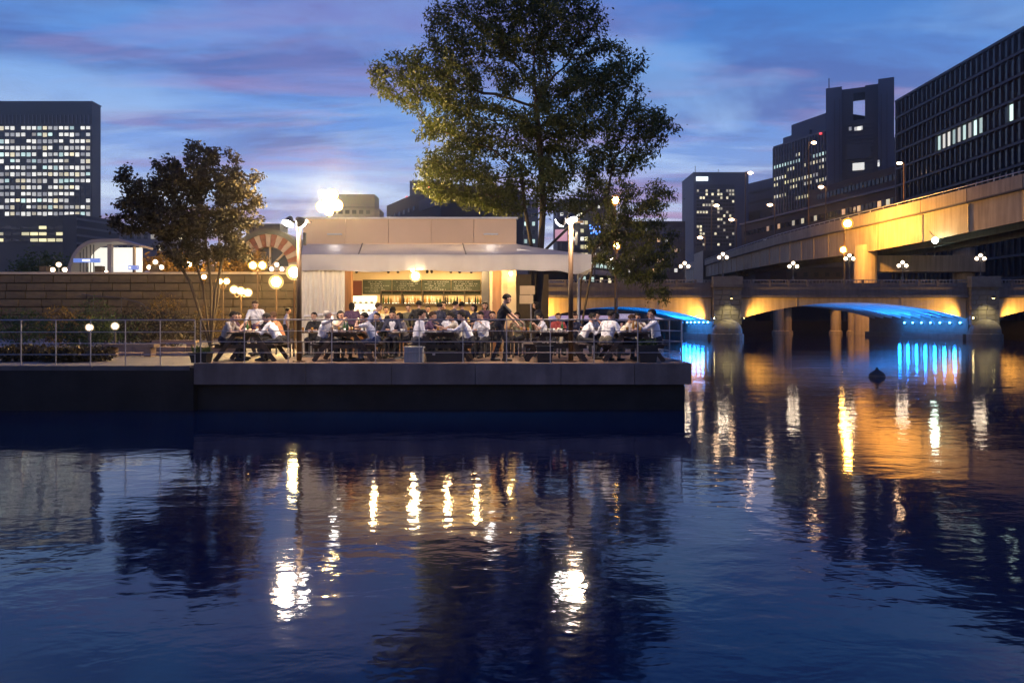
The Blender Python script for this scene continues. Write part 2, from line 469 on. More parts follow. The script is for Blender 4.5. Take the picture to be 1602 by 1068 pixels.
# embankment wall of stone blocks
wall = thing('stone_wall', 'long retaining wall of stone blocks behind the plaza', 'wall', (-46, 50.6, 1.05))
MB().box((15.5, .05, 2.2), (31.4, .10, 4.36)).build('mortar_bed', 'mortar', wall)
z = 0.0; row = 0
while z < 4.1:
    h = .56; x = -rnd.random() * 1.0
    while x < 31.0:
        w = rnd.uniform(1.15, 1.75)
        x1 = min(x + w, 31.2); x0 = max(x, 0)
        if x1 - x0 > .2:
            bx('stone_block', 'stone', wall, ((x0 + x1) / 2, -.06 - rnd.random() * .05, z + h / 2), (x1 - x0 - .06, .24, h - .06))
        x += w
    z += h; row += 1
for k in range(16):
    bx('coping_stone', 'hall_stone', wall, (1.0 + k * 1.96, -.02, 4.62), (1.93, .5, .16))
    if k % 2 == 0: bx('pier_stone', 'stone', wall, (1.0 + k * 1.96, -.02, 4.92), (.5, .44, .42))

# ------------------------------------------------------------------ kiosk
KY = 25.0
kx0, kx1 = X(475, KY), X(808, KY)
kz = FZ
kiosk = thing('riverside_kiosk', 'beige flat-roofed riverside bar with its front open to the terrace', 'kiosk', (0, 0, FZ))
def kp(name, mat, c, s): return MB().box((c[0], c[1], c[2] - FZ), s).build(name, mat, kiosk)
ztop, zaw = Z(343, KY), Z(382, KY)
n = 5; pw = (kx1 - kx0) / n
for i in range(n):
    kp('parapet_panel', 'beige_panel', (kx0 + pw * (i + .5), KY, (ztop + zaw) / 2), (pw - .015, .16, ztop - zaw))
kp('parapet_cap', 'galv', ((kx0 + kx1) / 2, KY, ztop + .03), (kx1 - kx0 + .1, .26, .06))
for xx in (kx0 + .08, kx1 - .08): kp('side_wall', 'beige_panel', (xx, KY + 3.1, (FZ + ztop) / 2 - .02), (.16, 6.0, ztop - FZ - .05))
kp('back_wall', 'cream_wall', ((kx0 + kx1) / 2, KY + 4.6, (FZ + 4.6) / 2), (kx1 - kx0 - .34, .12, 4.6 - FZ))
kp('ceiling', 'cream_wall', ((kx0 + kx1) / 2, KY + 2.3, 4.68), (kx1 - kx0 - .34, 4.5, .1))
kp('roof', 'galv', ((kx0 + kx1) / 2, KY + 3.0, ztop - .35), (kx1 - kx0 - .34, 5.8, .08))
kp('floor', 'deck_wood', ((kx0 + kx1) / 2, KY + 2.3, FZ + .02), (kx1 - kx0 - .34, 4.5, .05))
kp('lintel', 'cream_wall', ((kx0 + kx1) / 2, KY + .02, 4.55), (kx1 - kx0 - .34, .14, .8))
for pxl, w, mt in ((545, .22, 'wood_warm'), (760, .28, 'trim_dark'), (768, .12, 'cream_wall'), (777, .30, 'wood_warm'), (796, .50, 'cream_wall')):
    kp('pillar', mt, (X(pxl, KY), KY + .1, (FZ + 4.15) / 2), (w, .3, 4.15 - FZ))
# tiled face of the cream pillar
for r_ in range(24):
    kp('tile', 'beige_panel', (X(796, KY) - .12, KY - .055, FZ + .1 + r_ * .12), (.14, .012, .112))
# left front wall behind the curtain
kp('front_wall', 'cream_wall', (X(508, KY) , KY + .1, (FZ + 4.15) / 2), (1.5, .12, 4.15 - FZ))

# awning: slope, valance, hipped right end, seams
AY, AX1 = 22.5, X(925, 22.5)
za, zv = Z(398, AY), Z(424, AY)
ax0 = X(471, AY)
aw = MB()
kc = (kx1, KY - .09, zaw - FZ); fc = (AX1, AY, za - FZ); bc = (AX1, 28.6, za - FZ); kb = (kx1, 28.6, zaw - FZ)
def slope(p0, p1, q0, q1, nu=12, nv=4, sag=.05):
    vs = []; fs = []
    for j in range(nv + 1):
        for i in range(nu + 1):
            u, v = i / nu, j / nv
            p = Vector(p0).lerp(Vector(p1), u); q = Vector(q0).lerp(Vector(q1), u)
            w = p.lerp(q, v); w.z -= sag * math.sin(math.pi * v) * (0.6 + .4 * math.sin(u * 9)); vs.append(w)
    for j in range(nv):
        for i in range(nu): a = j * (nu + 1) + i; fs.append((a, a + 1, a + nu + 2, a + nu + 1))
    return vs, fs
kiosk_awn = MB()
kiosk_awn.add(*slope((kx0, KY - .09, zaw - FZ), kc, (ax0, AY, za - FZ), (kx1 + .3, AY, za - FZ), 24))
kiosk_awn.add(*slope(kc, kc, (kx1 + .3, AY, za - FZ), fc, 8))
kiosk_awn.add(*slope(kc, kb, fc, bc, 8))
awn = kiosk_awn.build('awning', 'awning', kiosk, smooth=True)
mb = MB(); vs = []; fs = []; nn = 90
for i in range(nn + 1):
    x = ax0 + (AX1 - ax0) * i / nn
    y = AY - .02 + .015 * math.sin(i * 1.1) + .01 * math.sin(i * 2.7)
    dz = .03 * math.sin(i * .21) + (.10 * max(0, (i / nn - .8) * 5) * math.sin(i * .5))
    vs += [(x, y, za - FZ), (x, y - .03 + .02 * math.sin(i * .6), (za + zv) / 2 - FZ), (x, y + .02 * math.sin(i * .9), zv - FZ + dz)]
for i in range(nn):
    a = i * 3; fs += [(a, a + 3, a + 4, a + 1), (a + 1, a + 4, a + 5, a + 2)]
mb.add(vs, fs); mb.build('valance', 'awning', awn, smooth=True)
mb = MB(); vs = []; fs = []
for i in range(31):
    y = AY + (28.6 - AY) * i / 30
    vs += [(AX1 + .01 + .015 * math.sin(i * 1.3), y, za - FZ), (AX1 + .02 * math.sin(i * .8), y, zv - FZ + .03 * math.sin(i * .7))]
for i in range(30): a = i * 2; fs.append((a, a + 2, a + 3, a + 1))
mb.add(vs, fs); mb.build('side_valance', 'awning', awn, smooth=True)
for pxa, pxb in ((568, 561), (724, 729)):
    MB().bar((X(pxa, KY), KY - .1, zaw - FZ + .02), (X(pxb, AY), AY, za - FZ + .02), .03, .03).build('seam_bar', 'trim_dark', awn)
MB().cyl((ax0, AY + .03, za - FZ - .03), (AX1, AY + .03, za - FZ - .03), .03, n=8).build('front_tube', 'galv', awn)
MB().cyl((AX1 - .03, AY, za - FZ - .04), (AX1 - .03, 28.6, za - FZ - .04), .03, n=8).build('side_tube', 'galv', awn)
for k in range(4):
    y = 23.6 + k * 1.5
    MB().bar((kx1, y, zaw - FZ - .35), (AX1 - .05, y, za - FZ - .06), .05, .08).build('rafter', 'galv', awn)
MB().cyl((AX1 - .12, 25.6, 0), (AX1 - .12, 25.6, za - FZ - .06), .05, n=10).build('awning_post', 'galv', awn)

# curtain panels hanging at the left end (translucent sheet with folds)
def curtain(x0, x1, y, zb, zt, folds, amp):
    vs = []; fs = []; nu, nv = folds * 8, 10
    for j in range(nv + 1):
        for i in range(nu + 1):
            u, v = i / nu, j / nv
            a = amp * (.35 + .65 * (1 - v) ** .5)
            yy = y + a * math.sin(u * folds * 2 * math.pi + .6 * math.sin(v * 3 + u * 5)) + .03 * mnoise.noise((u * 9, v * 2, 3.3))
            vs.append((x0 + (x1 - x0) * u, yy, zb + (zt - zb) * v))
    for j in range(nv):
        for i in range(nu): a = j * (nu + 1) + i; fs.append((a, a + 1, a + nu + 2, a + nu + 1))
    return vs, fs
cu = thing('clear_curtain', 'pale translucent weather curtain tied at the left end of the awning', 'curtain', (X(506, 22.7), 22.7, FZ))
MB().add(*curtain(-.70, .68, 0, .05, zv - FZ + .3, 9, .05)).build('curtain_sheet', 'curtain', cu, smooth=True)
MB().bar((-.6, -.09, 1.22), (.66, -.09, 1.34), .012, .05).build('tie_band', 'white_paint', cu)
MB().cyl((-.75, 0, zv - FZ + .3), (.72, 0, zv - FZ + .3), .018, n=8).build('curtain_rail', 'galv', cu)

# back bar: menu boards, shelves, counter
BY = KY + 4.5
mbd = thing('menu_board', 'long blackboard menu chalked in white above the bar shelf', 'menu board', (0, BY, FZ))
def bp(px0, px1, py0, py1, d): return X(px0, d), X(px1, d), Z(py1, d) - FZ, Z(py0, d) - FZ
bd = BY - .12
chalk = E('chalk', (1, 1, .9), .0); 
M('chalkboard', (.035, .045, .032), .75, var=.5, scale=1.5)
x0, x1, z0, z1 = bp(567, 752, 437.5, 460, bd)
segs = 4
for i in range(segs):
    a, b = x0 + (x1 - x0) * i / segs, x0 + (x1 - x0) * (i + 1) / segs
    MB().box(((a + b) / 2, -.12, (z0 + z1) / 2), (b - a - .03, .03, z1 - z0)).build('board', 'chalkboard', mbd)
    sm = MB(); rr = random.Random(40 + i)     # chalk strokes: rows of short unreadable marks
    for ln in range(6):
        zz = z1 - .09 - ln * (z1 - z0 - .12) / 6; xx = a + .10 + rr.random() * .25; xe = b - .1 - rr.random() * .35
        while xx < xe:
            w = rr.uniform(.02, .055); hgt = rr.uniform(.018, .05)
            if rr.random() < .8:
                k = rr.random()
                if k < .4: sm.box((xx, -.138, zz), (w, .002, .010))
                elif k < .7: sm.box((xx, -.138, zz), (.010, .002, hgt))
                else: sm.box((xx, -.138, zz), (w * .7, .002, .009), rot=Matrix.Rotation(rr.uniform(-1, 1), 3, 'Y'))
            xx += w + .018
    tag(sm.build('chalk_lettering', 'white_paint', mbd, fix=False), kind='stuff')
mr = MB().box((0, 0, 0), (X(567, bd) - X(546, bd), .05, z1 - z0 + .02)).build('wall_panel', 'maroon', loc=((X(546, bd) + X(567, bd)) / 2 - .02, bd, FZ + (z0 + z1) / 2 - .05))
tag(mr, 'plain maroon panel left of the blackboard menu', 'panel')
mr = MB().box((0, 0, 0), (X(761, bd) - X(753, bd), .05, z1 - z0)).build('wall_panel', 'trim_dark', loc=((X(753, bd) + X(761, bd)) / 2, bd, FZ + (z0 + z1) / 2 - .1))
tag(mr, 'narrow dark panel right of the blackboard menu', 'panel')

shelf = thing('back_bar_shelf', 'dark back bar shelf holding bottles under the blackboard', 'shelf', (0, BY - .2, FZ))
sx0, sx1 = X(598, BY), X(760, BY); sz = Z(475, BY) - FZ
MB().box(((sx0 + sx1) / 2, -.02, sz - .02), (sx1 - sx0, .30, .04)).build('shelf_board', 'dark_wood', shelf)
MB().box(((sx0 + sx1) / 2, -.02, sz + .52), (sx1 - sx0, .30, .04)).build('shelf_board', 'dark_wood', shelf)
for t_ in range(6):
    MB().box((sx0 + (sx1 - sx0) * t_ / 5, -.02, sz + .25), (.04, .29, .50)).build('upright', 'dark_wood', shelf)
MB().box(((sx0 + sx1) / 2, .10, sz + .02), (sx1 - sx0 - .1, .02, .03)).build('light_strip', 'lit_room', shelf)
def bottle_mesh(kind, mat):
    prof = {0: [(.0, 0), (.036, 0), (.037, .17), (.014, .225), (.013, .29), (.0, .29)],
            1: [(.0, 0), (.045, 0), (.045, .14), (.03, .18), (.013, .20), (.013, .25), (0, .25)],
            2: [(.0, 0), (.033, 0), (.033, .21), (.012, .27), (.012, .33), (0, .33)]}[kind]
    m = MB().lathe(prof, 10)
    return m.mesh('bottle', mat, smooth=True)
BM = {(k, mt): bottle_mesh(k, mt) for k in range(3) for mt in ('glass_amber', 'glass_green', 'glass_white', 'black')}
x = sx0 + .1; i = 0
while x < sx1 - .08:
    mt = rnd.choice(['glass_amber', 'glass_amber', 'glass_white', 'glass_white', 'glass_green', 'black'])
    near_up = min(abs(x - (sx0 + (sx1 - sx0) * t_ / 5)) for t_ in range(6))
    if near_up > .07:
        o = put('bottle', BM[(rnd.randrange(3), mt)], None, (x, BY - .26 + rnd.uniform(-.04, .04), FZ + sz + .001))
        tag(o, 'small liquor bottle among the row on the lit back bar shelf', 'bottle', 'bottles on the back bar shelf')
    x += rnd.uniform(.085, .15); i += 1
# bright kitchen pass at the left of the bar
kit = thing('kitchen_pass', 'brightly lit kitchen hatch with crockery shelves left of the bar', 'kitchen hatch', (0, BY - .1, FZ))
x0, x1, z0, z1 = bp(549, 592, 463, 500, BY - .1)
MB().box(((x0 + x1) / 2, .02, (z0 + z1) / 2), (x1 - x0, .03, z1 - z0)).build('lit_wall', 'lit_room', kit)
for q in range(2):
    MB().box(((x0 + x1) / 2, -.12, z0 + .35 + q * .32), (x1 - x0, .24, .03)).build('shelf_board', 'steel', kit)
for q in range(10):
    MB().lathe([(.0, 0), (.05, 0), (.07, .07), (.065, .07), (.045, .01)], 10, (x0 + .08 + q * .115, -.12, z0 + .365 + .32 * (q % 2))).build('bowl', 'white_paint', kit, smooth=True)
MB().box((x1 + .06, -.14, (z0 + z1) / 2 - .1), (.12, .3, z1 - z0 + .2)).build('frame_post', 'cream_wall', kit)
ctr = thing('bar_counter', 'wooden bar counter across the open kiosk front', 'counter', (X(655, 26.2), 26.2, FZ))
cw = X(752, 26.2) - X(556, 26.2)
MB().box((0, 0, .50), (cw, .5, 1.0)).build('counter_front', 'wood_warm', ctr)
MB().box((0, -.05, 1.03), (cw + .1, .68, .05)).build('counter_top', 'dark_wood', ctr)
for q in range(9): MB().box((-cw / 2 + (q + .5) * cw / 9, -.262, .5), (cw / 9 - .03, .02, .9)).build('board', 'wood_warm', ctr)
# track spots under the kiosk ceiling
for k, pxl in enumerate((557, 607, 622, 668, 675, 705, 719, 737)):
    t = thing('track_spotlight', 'small black ceiling spotlight over the bar, ' + ['leftmost', 'second from left', 'third from left', 'fourth from left', 'fifth from left', 'third from right', 'second from right', 'rightmost'][k], 'spotlight', (X(pxl, 27.2), 27.2, 4.18), group='track spotlights over the bar')
    MB().cyl((0, 0, 0), (0, 0, .45), .012, n=6).build('stem', 'black', t)
    MB().cyl((0, -.05, .03), (0, .10, -.09), .045, .055, n=10).build('housing', 'black', t)
    MB().cyl((0, .101, -.091), (0, .105, -.094), .045, n=10).build('lens', 'pendant', t)
    lamp_light('SPOT', 'spot_beam', t, (0, .13, -.115), 90, (1, .66, .27), .04, target=(0, 1.9, -1.0), spot=80)
# bulkhead lamp on the cream pillar
t = thing('wall_lamp', 'small bare wall lamp high on the cream kiosk pillar', 'lamp', (X(799, 24.8), 24.78, Z(428, 24.8)))
MB().cyl((0, .06, 0), (0, .0, 0), .05, n=10).build('bracket', 'black', t)
MB().ball((0, -.05, 0), .055).build('bulb', 'globe_yellow', t, smooth=True)
# globe pendant at the middle of the awning edge
t = thing('pendant_globe', 'glowing round globe hanging from the middle of the awning edge', 'lamp', (X(650, 22.38), 22.38, Z(432, 22.38)))
MB().cyl((0, 0, .1), (0, 0, zv - Z(432, 22.38) + .1), .01, n=6).build('cord', 'black', t)
globe(t, (0, 0, 0), .19, 'pendant')
# bare bulbs inside that light the counter and guests
for k, (pxl, yy) in enumerate(((585, 24.2), (645, 25.0), (700, 24.4), (745, 24.2))):
    t = thing('hanging_bulb', 'bare warm bulb on a cord under the kiosk ceiling, ' + ['leftmost', 'second from left', 'second from right', 'rightmost'][k] + ' of four', 'lamp', (X(pxl, yy), yy, 4.02), group='bulbs under the kiosk ceiling')
    MB().cyl((0, 0, .06), (0, 0, .34), .008, n=6).build('cord', 'black', t)
    MB().ball((0, 0, 0), .06, 10, 8).build('bulb', 'pendant', t, smooth=True)
    lamp_light('POINT', 'bulb_light', t, (0, 0, -.12), 120, (1, .66, .30), .06)
# flood strip lamps shining down the awning cloth from the parapet
for k, pxl in enumerate((523, 768)):
    t = thing('awning_floodlight', 'slim parapet lamp washing the awning cloth, ' + ['left one', 'right one'][k], 'lamp', (X(pxl, KY - .2), KY - .2, zaw + .30), group='awning floodlights')
    MB().box((0, .04, .03), (.5, .1, .05)).build('housing', 'galv', t)
    MB().bar((0, .11, .03), (0, .05, .03), .05, .03).build('arm', 'galv', t)
    lamp_light('SPOT', 'strip_beam', t, (0, -.05, -.01), 16, (1, .9, .82), .12, target=(0, -.75, -.5), spot=130)

# ------------------------------------------------------------------ road bridge with stone piers
BD = 90.0
def bxx(px): return X(px, BD)
bridge = thing('arched_road_bridge', 'low arched road bridge with stone pier lit amber outside and blue underneath', 'bridge', (0, BD, 0))
BW = 25.0
zdk, zpar = Z(466, BD), Z(449, BD)
xl, xr = 2.0, 96.0
def arch(x0, x1, zs0, zc, zs1, n=28):
    L_ = []
    for i in range(n + 1):
        u = i / n; base = zs0 + (zs1 - zs0) * u
        L_.append((x0 + (x1 - x0) * u, base + (zc - (zs0 + zs1) / 2) * (1 - (2 * u - 1) ** 2)))
    return L_
spans = [(bxx(832), bxx(1112), Z(503, BD), Z(480, BD), Z(503, BD)),
         (bxx(1158), bxx(1511), Z(498, BD), Z(473, BD), Z(498, BD)),
         (bxx(1557), bxx(1557) + 28.4, Z(498, BD), Z(473, BD), Z(498, BD))]
for (x0, x1, a, c, b) in spans:
    bot = arch(x0, x1, a, c, b); top = [(p[0], zdk) for p in bot]
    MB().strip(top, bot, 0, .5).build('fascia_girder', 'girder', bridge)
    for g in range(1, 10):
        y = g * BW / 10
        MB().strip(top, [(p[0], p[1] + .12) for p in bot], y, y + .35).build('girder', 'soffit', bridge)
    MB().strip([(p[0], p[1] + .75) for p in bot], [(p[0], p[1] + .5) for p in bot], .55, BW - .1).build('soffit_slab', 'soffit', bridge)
    for q in (.27, .5, .73):   # vertical stiffener seams on the fascia
        i = int(q * 28); p = bot[i]
        MB().box((p[0], -.03, (p[1] + zdk) / 2), (.09, .06, zdk - p[1])).build('stiffener', 'girder', bridge)
MB().box(((xl + xr) / 2, BW / 2 - .1, (zdk + zpar) / 2), (xr - xl, BW + .5, zpar - zdk)).build('deck', 'deck_conc', bridge)
MB().box(((xl + xr) / 2, -.45, zdk + .18), (xr - xl, .22, .3)).build('cornice', 'deck_conc', bridge)
# parapet: panels and posts
pitch = 2.35; k = 0; x = xl
while x < xr - .1:
    for yy in (-.2,):
        bx('parapet_post', 'deck_conc', bridge, (x, yy, zpar + .47), (.26, .26, .94))
        bx('parapet_panel', 'deck_conc', bridge, (x + pitch / 2, yy, zpar + .26), (pitch - .27, .12, .52))
        for q in range(5): bx('baluster', 'rail_metal', bridge, (x + .32 + q * .42, yy, zpar + .66), (.06, .06, .28))
    x += pitch
bx('hand_rail', 'rail_metal', bridge, ((xl + xr) / 2, -.2, zpar + .86), (xr - xl, .16, .10))
bx('far_parapet', 'deck_conc', bridge, ((xl + xr) / 2, BW, zpar + .45), (xr - xl, .25, .9))
def pier(px0, px1):
    x0, x1 = bxx(px0), bxx(px1); xc = (x0 + x1) / 2; w = x1 - x0
    p = MB().box((xc, BW / 2 - .3, (zpar - 1) / 2), (w - .1, BW - .2, zpar + 1)).build('pier', 'stone_grey', bridge)
    rr = random.Random(px0); z = 1.9
    while z < zpar - .05:      # dressed stone courses of the pier face
        h = min(.62, zpar - z); x = x0 - rr.random() * .6
        while x < x1 - .02:
            ww = rr.uniform(.95, 1.35); a, b = max(x, x0), min(x + ww, x1)
            if b - a > .12: bx('stone_block', 'stone_grey', p, ((a + b) / 2, -.62 - rr.random() * .05, z + h / 2), (b - a - .05, .55, h - .05))
            x += ww
        z += h
    # side faces
    MB().box((xc, -.75, zpar + .1), (w + .35, 1.1, .34)).build('pier_cap', 'stone_grey', p)
    MB().box((xc, -.7, zpar + .78), (w + .1, .9, 1.05)).build('pier_pedestal', 'stone_grey', p)
    MB().box((xc, -.96, Z(476, BD) ), (.95, .12, .32)).build('name_tablet', 'trim_dark', p)
    # rounded cutwater with a half-dome top
    prof = [(w * .56, -1.2), (w * .56, .75), (w * .51, .8), (w * .50, 1.15)]
    for q in range(1, 9):
        t_ = q / 8 * math.pi / 2; prof.append((w * .50 * math.cos(t_), 1.15 + w * .42 * math.sin(t_)))
    MB().lathe(prof, 24, (xc, -.75, 0)).build('cutwater', 'stone_grey', p, smooth=False)
    MB().box((xc, BW / 2, .15), (w + .9, BW, 1.2)).build('footing', 'stone_grey', p)
    return xc, w
p1c, pw1 = pier(1113, 1157)
p2c, pw2 = pier(1512, 1556)
MB().box((bxx(832) - 2.2, BW / 2, 2.2), (4.0, BW + 1, 6.2)).build('abutment', 'stone_grey', bridge)

def cluster_lamp(px, py, d, label, h, group, mat='globe_white', arms=2, r=.27, base=None, light=0):
    zc = Z(py, d); x = X(px, d); zb = zc - h if base is None else base
    t = thing('globe_cluster_lamp', label, 'street lamp', (x, d, zb), group=group); H = zc - zb
    MB().lathe([(.17, 0), (.17, .12), (.10, .3), (.055, .45), (.045, H - .45), (.07, H - .4), (.045, H - .35), (.04, H + .1)], 10).build('post', 'pole_dark', t, smooth=True)
    off = [(-.48, 0, -.05), (.48, 0, -.05)] + ([(0, -.42, -.05), (0, .42, -.05)] if arms > 2 else []) + [(0, 0, .36)]
    for o in off:
        MB().tube([(0, 0, H - .42), (o[0] * .6, o[1] * .6, H - .45), (o[0], o[1], H + o[2] - r)], .025, 6).build('arm', 'pole_dark', t) if o[0] or o[1] else None
        globe(t, (o[0], o[1], H + o[2]), r, mat)
    return t
G1 = 'three-globe lamps along the bridge parapet'
for px, py, lb in ((957, 410, 'three-globe bridge lamp left of the stone pier, beside the small tree'), (1071, 416, 'three-globe bridge lamp just left of the stone pier lamp'),
                   (1131, 402, 'three-globe lamp standing on the stone bridge pier'), (1241, 416, 'first three-globe bridge lamp right of the stone pier'),
                   (1329, 404, 'three-globe bridge lamp in front of the tall sodium pole'), (1412, 415, 'three-globe bridge lamp under the elevated road near the right pier'),
                   (1534, 404, 'three-globe lamp standing on the right-hand bridge pier')):
    cluster_lamp(px, py, 89.9, lb, 0, G1, base=zpar + (1.2 if px in (1131, 1534) else .94))

# amber floods beside the pier, blue lamps under the arches
def flood(name, label, cat, loc, target, energy, col, spot, mat, size=.12, group=None, blend=.8):
    t = thing(name, label, cat, loc, group=group); d = (Vector(target) - Vector(loc)).normalized()
    MB().bar(-d * .30, -d * .02, .28, .22).build('housing', 'black', t)
    MB().bar(-d * .018, d * .0, .24, .18).build('lens', mat, t)
    lamp_light('SPOT', 'flood_beam', t, tuple(d * .06), energy, col, size, target=tuple(d * 3), spot=spot, blend=1.0)
    return t
AM = (1.0, .54, .10)
for k, (x, s, a) in enumerate(((bxx(1111) + .1, -1, 'left flank of the stone pier'), (bxx(1159) - .1, 1, 'right flank of the stone pier'), (bxx(1510) + .1, -1, 'left flank of the right-hand pier'), (bxx(1558) - .1, 1, 'right flank of the right-hand pier'))):
    flood('amber_floodlight', 'amber floodlight washing the girder from the ' + a, 'floodlight', (x, 88.6, 2.75), (x + s * 9.0, 90.1, 4.2), 5000, AM, 120, 'led_warm', .15, 'amber girder floodlights')
flood('amber_floodlight', 'amber floodlight washing the girder at the left bank end', 'floodlight', (bxx(836), 88.5, 3.3), (bxx(880), 90.1, 4.6), 4000, AM, 120, 'led_warm', .15, 'amber girder floodlights')
for k, xc in enumerate((p1c, p2c)):
    flood('pier_downlight', 'small warm downlight under the cap of the ' + ('stone pier' if k == 0 else 'right-hand pier'), 'floodlight', (xc, 87.6, Z(467, BD) - .05), (xc, 88.6, 2.6), 900, (1, .82, .36), 95, 'led_warm', .1, 'pier downlights')
BLUE = (.01, .27, 1.0)
for k, (xf, nm, nl, z_) in enumerate(((bxx(1113) - .12, 'stone pier', 6, 2.2), (bxx(1512) - .12, 'right-hand pier', 7, 2.15))):
    for q in range(nl):
        y = 91.0 + q * 2.15
        t = thing('blue_arch_light', 'small blue lamp low on the %s flank under the arch, %s from the front' % (nm, ['first', 'second', 'third', 'fourth', 'fifth', 'sixth', 'seventh'][q]), 'lamp', (xf, y, z_), group='blue lamps under the arches')
        MB().box((0, 0, -.12), (.26, .3, .10)).build('bracket', 'black', t)
        MB().ball((-.06, 0, .02), .13, 10, 8).build('lens', 'led_blue', t, smooth=True)
        lamp_light('POINT', 'blue_glow', t, (-.75, 0, .12), 200, BLUE, .2)
        lamp_light('SPOT', 'blue_beam', t, (-.4, 0, .06), 7000, BLUE, .15, target=(-9.5, 0, 2.2), spot=95, blend=1.0)

# second, plainer bridge farther up the river, seen through the arches
fb = thing('plain_road_bridge', 'plain concrete bridge on round columns seen through the blue arches', 'bridge', (0, 134, 0))
MB().box((50, 4, 6.3), (110, 9, 1.6)).build('deck', 'deck_conc', fb)
for px in (1218, 1238, 1312, 1335, 1368):
    x = X(px, 134); w = .95 if px != 1368 else 1.9
    MB().lathe([(w + .25, -1), (w + .25, .55), (w, .75), (w, 5.5)], 16, (x, 0 + (px % 3) * 1.2, 0)).build('column', 'girder_side', fb, smooth=False)
for px in (1010, 1050, 1440, 1480): MB().lathe([(1.2, -1), (1.2, .6), (.95, .8), (.95, 5.5)], 16, (X(px, 134), 2, 0)).build('column', 'deck_conc', fb)

# ------------------------------------------------------------------ elevated expressway
ctrl = [(1060, 415, 445, 420), (1097, 409.5, 434, 300), (1150, 390.5, 424, 222), (1217, 369, 411.5, 176), (1270, 355, 405, 152), (1318, 343, 399, 136),
        (1370, 330, 391, 126), (1440, 313, 378, 116), (1512, 295, 363, 108), (1600, 272, 345, 101), (1720, 240, 318, 94)]
edge = []
for px, yt, yb, d in ctrl: edge.append((Vector((X(px, d), d, Z(yt, d))), Z(yb, d)))
pts = []
for (p, b), (q, c) in zip(edge[:-1], edge[1:]):
    L_ = (q - p).length; nseg = max(1, int(round(L_ / 9.0)))
    for i in range(nseg): pts.append((p.lerp(q, i / nseg), b + (c - b) * i / nseg))
pts.append(edge[-1])
ramp = thing('elevated_expressway', 'curving elevated expressway of concrete panels rising to the right above the bridge', 'expressway', (0, 0, 0))
def off(i, s):
    a = pts[max(i - 1, 0)][0]; b = pts[min(i + 1, len(pts) - 1)][0]; t = (b - a); t.z = 0; t.normalize()
    return Vector((-t.y, t.x, 0)) * s if False else Vector((-t.y, t.x, 0)) * s
for i in range(len(pts) - 1):
    (p, b), (q, c) = pts[i], pts[i + 1]
    n0, n1 = off(i, 1), off(i + 1, 1)           # points away from the river side camera
    if n0.x < 0 : n0 = -n0
    if n1.x < 0 : n1 = -n1
    H = p.z - b
    def quadbox(z0a, z1a, z0b, z1b, o0, o1, g=.0):
        P0 = p.lerp(q, g); P1 = p.lerp(q, 1 - g)
        vs = []
        for P, nn_, za_, zb_ in ((P0, n0, z0a, z1a), (P1, n1, z0b, z1b)):
            for o_ in (o0, o1):
                for z_ in (za_, zb_): vs.append((P.x + nn_.x * o_, P.y + nn_.y * o_, z_))
        return MB().add(vs, [(0, 1, 3, 2), (4, 6, 7, 5), (0, 4, 5, 1), (2, 3, 7, 6), (1, 5, 7, 3), (0, 2, 6, 4)])
    hp = H * .30; hq = (q.z - c) * .30
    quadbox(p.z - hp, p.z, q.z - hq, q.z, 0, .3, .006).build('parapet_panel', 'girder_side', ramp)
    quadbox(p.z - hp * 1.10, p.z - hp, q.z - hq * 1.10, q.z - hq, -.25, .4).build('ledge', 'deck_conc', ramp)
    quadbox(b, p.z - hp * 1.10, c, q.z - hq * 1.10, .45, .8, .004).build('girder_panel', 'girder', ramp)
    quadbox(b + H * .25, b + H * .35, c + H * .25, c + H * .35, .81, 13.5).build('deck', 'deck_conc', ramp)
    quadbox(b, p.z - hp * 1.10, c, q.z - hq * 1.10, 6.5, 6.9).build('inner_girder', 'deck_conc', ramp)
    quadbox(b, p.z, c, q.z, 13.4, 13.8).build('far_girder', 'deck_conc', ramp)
    # hand rail and its short posts
    a_ = p + n0 * .1 + Vector((0, 0, .42)); b_ = q + n1 * .1 + Vector((0, 0, .42))
    MB().cyl(a_, b_, .07, n=6).build('hand_rail', 'galv', ramp)
    for s in range(3):
        m_ = a_.lerp(b_, (s + .5) / 3); MB().cyl(m_, m_ - Vector((0, 0, .45)), .05, n=5).build('rail_post', 'galv', ramp)
    MB().box((p.x + n0.x * .42, p.y + n0.y * .42, (b + p.z - hp * 1.15) / 2), (.22, .22, p.z - hp * 1.2 - b)).build('stiffener', 'girder', ramp)
# column and crossbeam under it
col = thing('expressway_column', 'thick round concrete column with crossbeam carrying the elevated expressway', 'column', (X(1367, 128), 128, 0))
zc_ = Z(391, 127)
MB().cyl((0, 3, -1), (0, 3, zc_ + 1.2), 1.95, n=28).build('shaft', 'girder', col, smooth=False)
MB().box((11, 4.5, zc_ - 2.1), (22, 3.2, 3.0)).build('crossbeam', 'girder_side', col)
MB().cyl((20, 6, -1), (20, 6, zc_ + 1), 1.8, n=24).build('shaft', 'girder_side', col)
